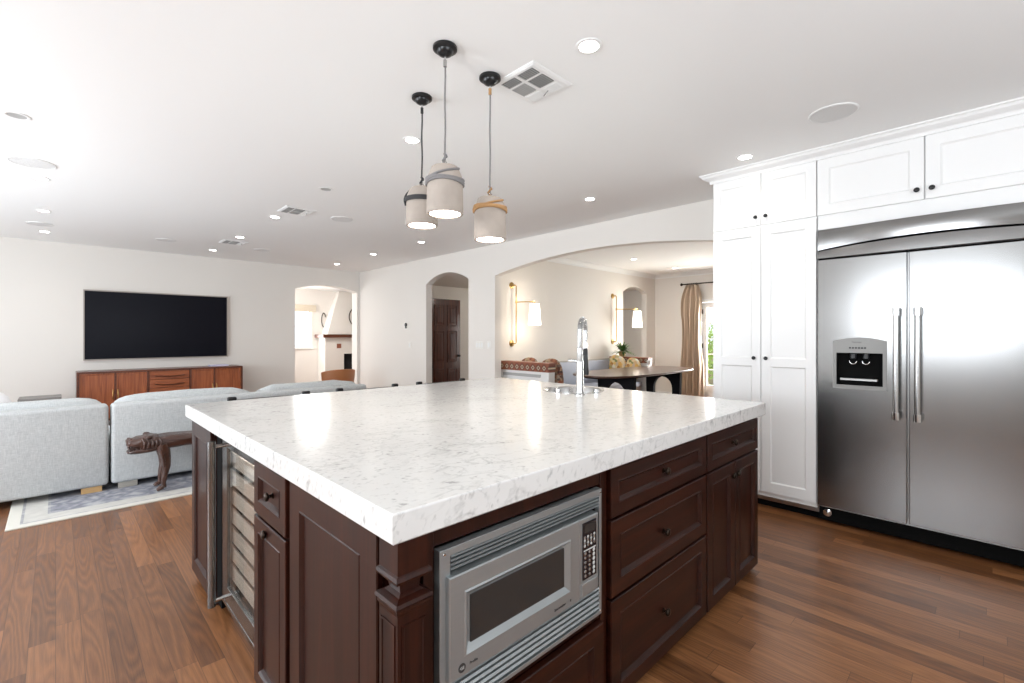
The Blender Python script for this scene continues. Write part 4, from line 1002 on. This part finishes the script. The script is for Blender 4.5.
# carved bench
ZD = -.030
bn = thing('carved_bench', 'low dark carved wooden animal bench behind the island on the rug', 'bench', (1.1, 4.96, RZ))
def carve(mb, amp, sc, seed):
    for v in mb.bm.verts:
        p = v.co*sc + Vector((seed, 0, 0)); d = noise.noise(Vector((p.x*.6, p.y*1.4, p.z*1.4)))*amp
        v.normal_update(); v.co += v.normal*d
def oval(x, cy, cz, hy, hz, n=26, p=2.8, tilt=0):
    def sp(c): return math.copysign(abs(c)**(2/p), c)
    return [Vector((x+tilt*math.sin(2*PI*k/n), cy+hy*sp(math.cos(2*PI*k/n)), cz+hz*sp(math.sin(2*PI*k/n)))) for k in range(n)]
yb = 4.97
mb = MB(); R = []
for i in range(40):
    t = i/39; x = .59 + 1.15*t
    R.append(oval(x, yb, .425-.004*t, .125+.01*math.sin(t*9), .052+.004*math.sin(t*14)))
mb.loops(R); bmesh.ops.recalc_face_normals(mb.bm, faces=mb.bm.faces); carve(mb, .012, 14, 2)
bmesh.ops.translate(mb.bm, vec=(.012, 0, ZD), verts=mb.bm.verts); mb.build('seat', M['carved'], bn, 60)
mb = MB()   # head: brow, upper jaw, lower jaw
R = [oval(.61, yb, .428, .115, .062), oval(.575, yb, .430, .118, .064), oval(.53, yb, .432, .110, .060), oval(.49, yb, .438, .098, .046), oval(.45, yb, .442, .088, .036), oval(.42, yb, .444, .075, .030), oval(.403, yb, .444, .055, .022)]
mb.loops(R); R = [oval(.60, yb, .390, .10, .030), oval(.52, yb, .378, .095, .026), oval(.46, yb, .372, .083, .021), oval(.425, yb, .368, .066, .017), oval(.410, yb, .368, .045, .010)]
mb.loops(R)
for s in (-1, 1):
    c = Vector((.545, yb+s*.085, .478)); mb.loops([[c+Vector((.026*math.sin(PI*a/7)*math.cos(2*PI*b/12), .020*math.sin(PI*a/7)*math.sin(2*PI*b/12), .020*math.cos(PI*a/7))) for b in range(12)] for a in range(1, 7)])
    c = Vector((.425, yb+s*.04, .468)); mb.loops([[c+Vector((.014*math.sin(PI*a/6)*math.cos(2*PI*b/10), .012*math.sin(PI*a/6)*math.sin(2*PI*b/10), .012*math.cos(PI*a/6))) for b in range(10)] for a in range(1, 6)])
    for k in range(7):   # teeth along the open mouth
        x = .425+k*.022; mb.lathe([(.006, 0), (.005, .012), (.001, .020)], (x, yb+s*(.066+k*.0035), .386), (0, 0, 1), 7)
    for k in range(5):   # curled mane ridges behind the jaw
        x = .50+k*.028; mb.tube([(x, yb+s*.10, .475-.004*k), (x+.012, yb+s*.122, .445), (x+.010, yb+s*.118, .410), (x-.004, yb+s*.105, .385)], [.005, .011, .011, .005], 8)
bmesh.ops.subdivide_edges(mb.bm, edges=[e for e in mb.bm.edges if e.calc_length() > .03], cuts=1)
bmesh.ops.recalc_face_normals(mb.bm, faces=mb.bm.faces); carve(mb, .009, 30, 6)
bmesh.ops.translate(mb.bm, vec=(.012, 0, ZD), verts=mb.bm.verts); mb.build('carved_head', M['carved'], bn, 60)
def bleg(x, y, s):
    z0 = RZ-ZD
    pts_ = [(x-.012, y-s*.02, .42), (x+.004, y-s*.01, .36), (x+.018, y, .29), (x+.022, y, .22), (x+.010, y, .155), (x-.002, y, .09), (x+.004, y, .045), (x-.006, y, z0+.031)]
    mb = MB().tube(pts_, [.040, .042, .035, .028, .024, .020, .019, .024], 14)
    for k in (-1, 0, 1): mb.tube([(x-.004, y+k*.012, z0+.030), (x-.028, y+k*.020, z0+.024), (x-.044, y+k*.022, z0+.015)], [.014, .013, .006], 8)
    mb.tube([(x-.03, y-s*.035, .40), (x-.015, y-s*.045, .34), (x+.0, y-s*.035, .27), (x+.0, y-s*.015, .20)], [.008, .012, .010, .003], 8)
    bmesh.ops.recalc_face_normals(mb.bm, faces=mb.bm.faces); carve(mb, .006, 28, 3)
    bmesh.ops.translate(mb.bm, vec=(.012, 0, ZD), verts=mb.bm.verts); mb.build('leg', M['carved'], bn, 60)
for x in (.640, 1.60):
    bleg(x, yb-.085, 1); bleg(x-.0, yb+.085, -1)

# console under the screen
cn_ = thing('media_console', 'long low teak console with drawers under the wall screen', 'console', (1.21, 8.9, FL))
cx0, cx1, cy0, cy1, cz1 = .204, 2.225, 8.68, 9.11, .795
MB().box(cx0, cx1, cy0, cy1, cz1-.025, cz1, .002).build('top', M['teak_dark'], cn_)
mb = MB(); mb.box(cx0, cx0+.025, cy0, cy1, .10, cz1-.025); mb.box(cx1-.025, cx1, cy0, cy1, .10, cz1-.025); mb.box(cx0+.025, cx1-.025, cy0, cy1, .10, .125); mb.box(cx0+.025, cx1-.025, cy1-.012, cy1, .125, cz1-.025)
mb.build('case', M['teak_dark'], cn_); 
mb = MB()
for x in (.978, 1.500): mb.box(x-.012, x+.012, cy0+.002, cy1-.012, .125, cz1-.025)
for x in (.608, 1.822): mb.box(x-.008, x+.008, cy0+.002, cy1-.012, .125, cz1-.025)
mb.build('divider', M['teak_dark'], cn_)
for x0, x1, hx in ((.232, .598, .580), (.618, .964, .636), (1.514, 1.812, 1.796), (1.832, 2.197, 1.850)):
    d = MB().panel(FY(cy0+.012), x0, x1, .128, cz1-.028, [(0, -.018), (0, 0), (.022, 0), (.026, -.006), (.03, -.006)]).build('door', M['teak'], cn_)
    MB().tube([(hx, cy0+.012, .53), (hx, cy0-.012, .50), (hx, cy0-.012, .42), (hx, cy0+.012, .39)], .006, 8).build('handle', M['brass'], d, 60)
for k in range(5):
    z1 = cz1-.030 - k*.126
    d = MB().panel(FY(cy0+.012), 0.992, 1.486, z1-.121, z1, [(0, -.018), (0, 0), (.002, .002), (.003, .002)]).build('drawer', M['teak_x'], cn_)
    MB().loops([[(1.06+.36*i/12, cy0+.010, z1-.060-.014*math.sin(PI*i/12)), (1.06+.36*i/12, cy0-.012, z1-.064-.016*math.sin(PI*i/12)), (1.06+.36*i/12, cy0-.008, z1-.074-.018*math.sin(PI*i/12)), (1.06+.36*i/12, cy0+.010, z1-.077-.018*math.sin(PI*i/12))] for i in range(13)]).build('handle', M['teak_dark'], d)
for x in (.28, 2.15):
    for y in (8.73, 9.06): MB().lathe([(.014, 0), (.022, .125)], (x, y, FL)).build('leg', M['teak_dark'], cn_)
tag(MB().box(1.80, 2.06, 8.84, 9.02, cz1+.0005, cz1+.022, .002).build('magazine', M['paper'], world_root=Vector((1.93, 8.93, cz1))), 'lilac and white magazine lying on the right end of the console', 'magazine')
# side table behind the left sofa
st = thing('side_table', 'low table with grey top behind the left sofa section', 'table', (-.14, 8.5, FL))
MB().box(-.335, .055, 8.33, 8.73, .485, .510, .004).build('table_top', mat('grey_stone_top', (.22, .21, .20), .4, var=.1), st)
for x in (-.30, .02):
    for y in (8.37, 8.69): MB().box(x-.014, x+.014, y-.014, y+.014, FL, .485).build('leg', M['black_metal'], st)

# tan leather chair by the corner arch
ch = thing('lounge_chair', 'tan leather lounge chair in front of the corner arch', 'chair', (3.64, 8.05, FL))
mb = MB(); out, inn = [], []
def shell(u, v, off):   # u -1..1 around the back, v 0..1 up
    a = u*1.25; rr = .30+.03*v+off
    topz = .70 - .05*abs(u)**2.5
    return Vector((3.64+rr*math.sin(a)*(.95+.06*v), 8.30-.30+rr*0 - (rr*math.cos(a)-.30), .34+(topz-.34)*v))
NU, NV = 20, 8
for off, sgn in ((0, 1), (-.05, -1)):
    g = [[mb.bm.verts.new(shell(-1+2*i/NU, j/NV, off+(.010*math.sin(PI*j/NV) if sgn > 0 else -.01*math.sin(PI*j/NV)))) for j in range(NV+1)] for i in range(NU+1)]
    (out if sgn > 0 else inn).extend(g)
for g in (out, inn):
    for i in range(NU):
        for j in range(NV): mb.bm.faces.new((g[i][j], g[i+1][j], g[i+1][j+1], g[i][j+1]))
for i in range(NU):
    mb.bm.faces.new((out[i][NV], out[i+1][NV], inn[i+1][NV], inn[i][NV])); mb.bm.faces.new((out[i][0], inn[i][0], inn[i+1][0], out[i+1][0]))
for i in (0, NU):
    for j in range(NV): mb.bm.faces.new((out[i][j], out[i][j+1], inn[i][j+1], inn[i][j]))
mb.build('backrest', M['leather'], ch, 70, bevel=.008)
cushion(MB(), 3.64, 8.10, .36, .50, .50, .13, 5, 3).build('seat', M['leather'], ch, 180)
MB().box(3.42, 3.86, 7.90, 8.30, .27, .31, .01).build('seat_frame', M['teak_dark'], ch)
for sx_ in (-1, 1):
    for sy_ in (-1, 1): MB().tube([(3.64+sx_*.19, 8.10+sy_*.17, .29), (3.64+sx_*.24, 8.10+sy_*.22, FL+.003)], [.019, .011], 10).build('leg', M['teak_dark'], ch, 60)

# ================================================================== BAR STOOLS on the far side of the island
def stool():
    root = thing('bar_stool', 'black bar stool at the far side of the island', 'stool', (0, 0, FL), 'black bar stools along the far side of the island')
    z = .894
    for s in (-1, 1):
        MB().tube([(s*.235, .17, FL+.002), (s*.235, .185, .62), (s*.24, .215, z-.012)], .013, 10).build('rear_leg', M['black_metal'], root, 60)
        MB().box(s*.24-.027, s*.24+.027, .197, .233, z-.032, z, .010).build('post_cap', M['black_metal'], root)
        MB().tube([(s*.22, -.185, FL+.002), (s*.21, -.165, .62)], .013, 10).build('front_leg', M['black_metal'], root, 60)
        MB().tube([(s*.222, -.18, .20), (s*.235, .172, .20)], .009, 8).build('stretcher', M['black_metal'], root, 60)
    MB().tube([(-.24, .214, z-.03)] + [(-.24+.48*k/8, .214+.02*math.sin(PI*k/8), z-.03) for k in range(1, 8)] + [(.24, .214, z-.03)], .008, 8).build('top_rail', M['black_metal'], root, 60)
    MB().loops([[(-.235+.47*k/8, .205+.022*math.sin(PI*k/8), .74), (-.235+.47*k/8, .215+.022*math.sin(PI*k/8), .74), (-.235+.47*k/8, .219+.022*math.sin(PI*k/8), .82), (-.235+.47*k/8, .209+.022*math.sin(PI*k/8), .82)] for k in range(9)]).build('backrest', M['black'], root)
    MB().box(-.225, .225, -.185, .195, .62, .655, .015, 3).build('seat', M['black'], root)
    MB().tube([(-.222, -.18, .28), (.222, -.18, .28)], .010, 8).build('footrest', M['black_metal'], root, 60)
    return root
s0 = stool(); first = True
for x, lb in ((1.074, 'black bar stool behind the island, leftmost of three, its caps before the sofa'), (1.806, 'black bar stool behind the island, middle of the three'), (2.525, 'black bar stool behind the island, rightmost, nearest the hall door')):
    o = s0 if first else copy_tree(s0); first = False
    o.location = (x, 3.29, FL); o['label'] = lb

# ================================================================== DINING ROOM
# banquette: tiled end walls, upholstered bench between them
def tiled_end(x0, x1, y0, y1, zt, label):
    r = thing('banquette_end', label, 'bench end', ((x0+x1)/2, y0, FL), 'tile-topped ends of the banquette')
    mb = MB(); mb.box(x0+.02, x1, y0, y1, FL, .799); mb.box(x0, x0+.02, y0, y0+.06, FL, .799); mb.box(x0, x0+.02, y1-.06, y1, FL, .799); mb.box(x0, x0+.02, y0+.06, y1-.06, .765, .799); mb.box(x0, x0+.02, y0+.06, y1-.06, FL, .12)
    mb.build('cabinet', M['trim'], r)
    MB().box(x0+.001, x0+.018, y0+.16, y1-.06, .72, .76).build('recess_shade', M['louvre_grey'], r)  # solid strip; the shade of the open shelf is put into its grey
    t = MB().box(x0-.012, x1+.006, y0-.01, y1-.002, .80, zt-.018)
    o = t.build('tile_band', M['tile'], None); o.data.transform(Matrix.Translation((0, 0, -FL))); o.parent = r; o.location = Vector((0, 0, FL)) - r.location
    MB().box(x0-.016, x1+.012, y0-.016, y1-.002, zt-.018, zt, .003).build('tile_cap', M['terracotta'], r)
tiled_end(4.735, 4.86, 4.14, 5.095, .925, 'tile-topped white banquette end nearest the wide arch')
tiled_end(7.60, 7.74, 4.29, 5.095, .900, 'tile-topped banquette end behind the floral cushion')
bq = thing('banquette', 'white banquette with pale blue upholstery along the dining wall', 'bench', (6.2, 4.8, FL))
MB().box(4.876, 7.580, 4.42, 5.095, FL, .38, .003).build('base', M['trim'], bq)
MB().box(4.876, 7.580, 4.38, 4.98, .383, .46, .02, 3).build('seat_cushion', M['blue_fabric'], bq, 50)
MB().box(4.876, 7.580, 5.0, 5.09, .38, .845, .015, 3).build('backrest', M['blue_fabric'], bq, 50)
MB().box(4.876, 7.580, 5.045, 5.095, .847, .862, .003).build('back_rail', M['grey_wood'], bq)
def pillow(name, m, c, s, rot, label, seed=0, cat='pillow', grp=None):
    mb = MB(); cushion(mb, 0, 0, 0, *s, 2.6, seed, amp=.008)
    o = mb.build(name, m, None, 180); o.location = c; o.rotation_euler = rot
    return tag(o, label, cat, grp)
def pillow_x(m, c, w, h, t, rot, label, seed):
    mb = MB(); cushion(mb, 0, 0, 0, w, t, h, 2.6, seed, amp=.008)
    o = mb.build('cushion', m, None, 180); o.location = c; o.rotation_euler = rot; return tag(o, label, 'cushion', 'cushions on the banquette')
pillow_x(M['kilim'], (4.985, 4.31, .725), .42, .50, .13, (0, .14, PI/2), 'dark kilim cushion at the front of the near banquette end', 1)
pillow_x(M['kilim'], (5.00, 4.74, .73), .40, .50, .12, (0, .10, PI/2), 'second kilim cushion behind the near banquette end, its corner peeking over the tiles', 2)
pillow_x(M['floral'], (7.49, 4.87, .705), .38, .46, .12, (0, -.14, PI/2), 'yellow leaf-print cushion leaning on the far banquette end', 3)
pillow_x(M['floral'], (7.49, 4.53, .685), .30, .42, .11, (0, -.16, PI/2), 'second yellow leaf-print cushion, nearer the table', 4)
# potted fern on the far end wall
pf = thing('potted_fern', 'small green fern in an ochre pot on the far banquette end', 'plant', (7.67, 4.86, .90))
MB().lathe([(.040, 0), (.052, .01), (.066, .05), (.066, .095), (.060, .098), (.056, .085), (.002, .083)], (7.67, 4.86, .9005)).build('pot', M['gold_pot'], pf, 40)
mb = MB(); rnd = random.Random(5)
for k in range(90):
    a = rnd.uniform(0, 2*PI); ln = rnd.uniform(.16, .31); el = rnd.uniform(.0, 1.3); w = rnd.uniform(.014, .024)
    pv = Vector((7.67, 4.86, 1.0)); d = Vector((math.cos(a)*math.cos(el), math.sin(a)*math.cos(el), math.sin(el))); sd = Vector((-math.sin(a), math.cos(a), 0))
    L_a, L_b = [], []
    for i in range(6):
        t = i/5; p = pv + d*ln*t + Vector((0, 0, -.09*t*t)); ww = w*math.sin(PI*(.12+.86*t))
        L_a.append(mb.bm.verts.new(p-sd*ww)); L_b.append(mb.bm.verts.new(p+sd*ww))
    for i in range(5): mb.bm.faces.new((L_a[i], L_a[i+1], L_b[i+1], L_b[i]))
mb.build('foliage', M['leaf'], pf)
# table
tb = thing('dining_table', 'dark boat-shaped wooden dining table with black trestle legs', 'table', (6.4, 3.9, FL))
def table_outline(cx, cy, hx, hy, n=56, p=3.0):
    def sp(c): return math.copysign(abs(c)**(2/p), c)
    return [(cx+hx*sp(math.cos(2*PI*k/n)), cy+hy*sp(math.sin(2*PI*k/n))) for k in range(n)]
def trings(prof): return [[(x, y, z) for x, y in table_outline(6.52, 3.86, 1.32-i, .53-i)] for i, z in prof]
MB().loops(trings([(.02, .722), (.004, .728), (0, .735), (0, .745), (.003, .750)])).build('table_top', M['walnut'], tb, 40)
MB().loops(trings([(.16, .692), (.16, .7215)])).build('apron', M['blackened'], tb, 40)
def trestle(x):
    y0, y1 = 3.54, 4.16; zt = .693; poly = []
    mb = MB()
    outer_ = [(y0+.02, FL), (y0, zt), (y1, zt), (y1-.02, FL), (y1-.14, FL)]
    archp = [(y0+.16 + (y1-y0-.32)*(1-k/10) if 0 else (y0+y1)/2 + (.5*(y1-y0)-.14)*math.cos(PI*k/10), .42+.19*math.sin(PI*k/10)) for k in range(11)]
    mb.prism(outer_ + archp + [(y0+.14, FL)], lambda a, b, d: (d, a, b), x-.035, x+.035)
    mb.build('trestle_leg', M['blackened'], tb)
trestle(5.92); trestle(7.34)
tag(MB().lathe([(.030, 0), (.032, .004), (.008, .012), (.008, .05), (.026, .06), (.036, .10), (.034, .12), (.031, .119), (.022, .065), (.002, .062)], (7.30, 4.10, .7505), seg=20).build('candle_holder', M['plate'], None, 40, world_root=Vector((7.30, 4.10, .75))), 'small white footed candle holder on the far end of the dining table', 'candle holder')

# curtain and rod
rod = thing('curtain_rod', 'dark bronze curtain rod above the French door', 'curtain rod', (9.24, 3.4, 2.345))
MB().tube([(9.235, 4.42, 2.345), (9.235, 2.3, 2.345)], .013, 12).build('pole', M['bronze'], rod, 60)
MB().lathe([(.013, 0), (.028, .012), (.030, .03), (.018, .045), (.003, .05)], (9.235, 4.42, 2.345), (0, 1, 0), 16).build('finial', M['bronze'], rod, 60)
for y in (4.36, 2.4): MB().tube([(9.235, y, 2.345), (9.345, y, 2.345)], .008, 8).build('bracket', M['bronze'], rod, 60)
ct = thing('curtain', 'beige pleated curtain hanging left of the French door', 'curtain', (9.235, 4.28, 2.34))
mb = MB(); NC, NR = 90, 26; G = []
for j in range(NR+1):
    v = j/NR; z = 2.33 - (2.33-FL-.01)*v
    c = 4.215 + .03*math.sin(v*PI*1.3)*(1 if v < .3 else .6) + .02*v
    hw = .115 + .10*math.sin(min(v/.16, 1)*PI/2) - .035*math.sin(max(0, min((v-.2)/.5, 1))*PI) + .02*v
    row = []
    for i in range(NC+1):
        u = -1+2*i/NC; ph = i/NC*2*PI*7
        row.append(Vector((9.235 + (.040+.022*v)*math.sin(ph+.6*math.sin(v*4)) + .01*math.sin(ph*.37+v*3), c + hw*u + .012*math.sin(ph*.5+v*5), z)))
    G.append(row)
A = [[mb.bm.verts.new(p) for p in r] for r in G]; Bb = [[mb.bm.verts.new(p+Vector((.004, 0, 0))) for p in r] for r in G]
for j in range(NR):
    for i in range(NC):
        mb.bm.faces.new((A[j][i], A[j][i+1], A[j+1][i+1], A[j+1][i])); mb.bm.faces.new((Bb[j][i], Bb[j+1][i], Bb[j+1][i+1], Bb[j][i+1]))
    for i in (0, NC): mb.bm.faces.new((A[j][i], A[j+1][i], Bb[j+1][i], Bb[j][i]))
for j in (0, NR):
    for i in range(NC): mb.bm.faces.new((A[j][i], A[j][i+1], Bb[j][i+1], Bb[j][i]))
mb.build('cloth', M['curtain'], ct, 180)
for k in range(6): MB().tube([(9.235+.02*math.cos(t), 4.125+k*.036, 2.343+.02*math.sin(t)) for t in [2*PI*q/12 for q in range(13)]], .003, 6, False).build('ring', M['bronze'], ct, 60)

# ================================================================== FAR ROOM: fireplace, window shade, rings
fp = thing('fireplace', 'white plaster fireplace with dark mantel in the far room', 'fireplace', (6.1, 12.6, FL))
mb = MB()
yf, yk = 12.3, 12.745
mb.box(5.10, 5.62, yf, yk, FL, 1.24); mb.box(6.62, 7.2, yf, yk, FL, 1.24); mb.box(5.62, 6.62, yf, yk, .80, 1.24); mb.box(5.62, 6.62, 12.68, yk, FL, .80)
mb.build('breast', M['wall'], fp)
MB().loops([[(5.18, yf+.05, 1.33), (7.12, yf+.05, 1.33), (7.12, yk, 1.33), (5.18, yk, 1.33)], [(5.32, yf+.12, 1.75), (6.98, yf+.12, 1.75), (6.98, yk, 1.75), (5.32, yk, 1.75)], [(5.60, yf+.25, 2.515), (6.7, yf+.25, 2.515), (6.7, yk, 2.515), (5.60, yk, 2.515)]]).build('hood', M['wall'], fp)
MB().box(5.00, 7.3, yf-.13, yk, 1.24, 1.325, .008).build('mantel', M['teak_dark'], fp)
MB().box(5.625, 6.615, 12.5, 12.675, FL, .795).build('firebox', M['soot'], fp)
MB().panel(FY(yf), 5.42, 5.54, .955, 1.075, [(0, -.005), (0, .008), (.012, .010), (.016, .006), (.02, .006)]).build('relief_tile', M['terracotta'], fp)
rg = MB().tube([(6.12+.30*math.cos(t), yf-.022+(.05+(.47+.30*math.sin(t))*.167 if math.sin(t) < -.17 else .12+(.05+.30*math.sin(t))*.17), 1.80+.30*math.sin(t)) for t in [2*PI*k/40 for k in range(41)]], .013, 8, False)
tag(rg.build('ring_wreath', M['bronze'], None, 60, world_root=Vector((6.12, yf+.155, 1.8))), 'large dark metal ring hanging on the far fireplace hood', 'wall ornament')
rg = MB().tube([(5.245+.055*math.cos(t), 12.733, 1.72+.19*math.sin(t)) for t in [math.radians(25)+math.radians(310)*k/30 for k in range(31)]], .012, 8)
tag(rg.build('oval_ornament', M['bronze'], None, 60, world_root=Vector((5.245, 12.733, 1.72))), 'narrow dark C-shaped ornament on the wall left of the far fireplace', 'wall ornament')
mb = MB()
for k in range(4): mb.box(2.85, 5.02, 12.69-.006*k, 12.745, 1.93+k*.045, 1.975+k*.045, .004)
tag(mb.build('roman_shade', M['shade_cloth'], world_root=Vector((3.95, 12.72, 1.93))), 'folded beige roman shade over the far room window', 'window shade')
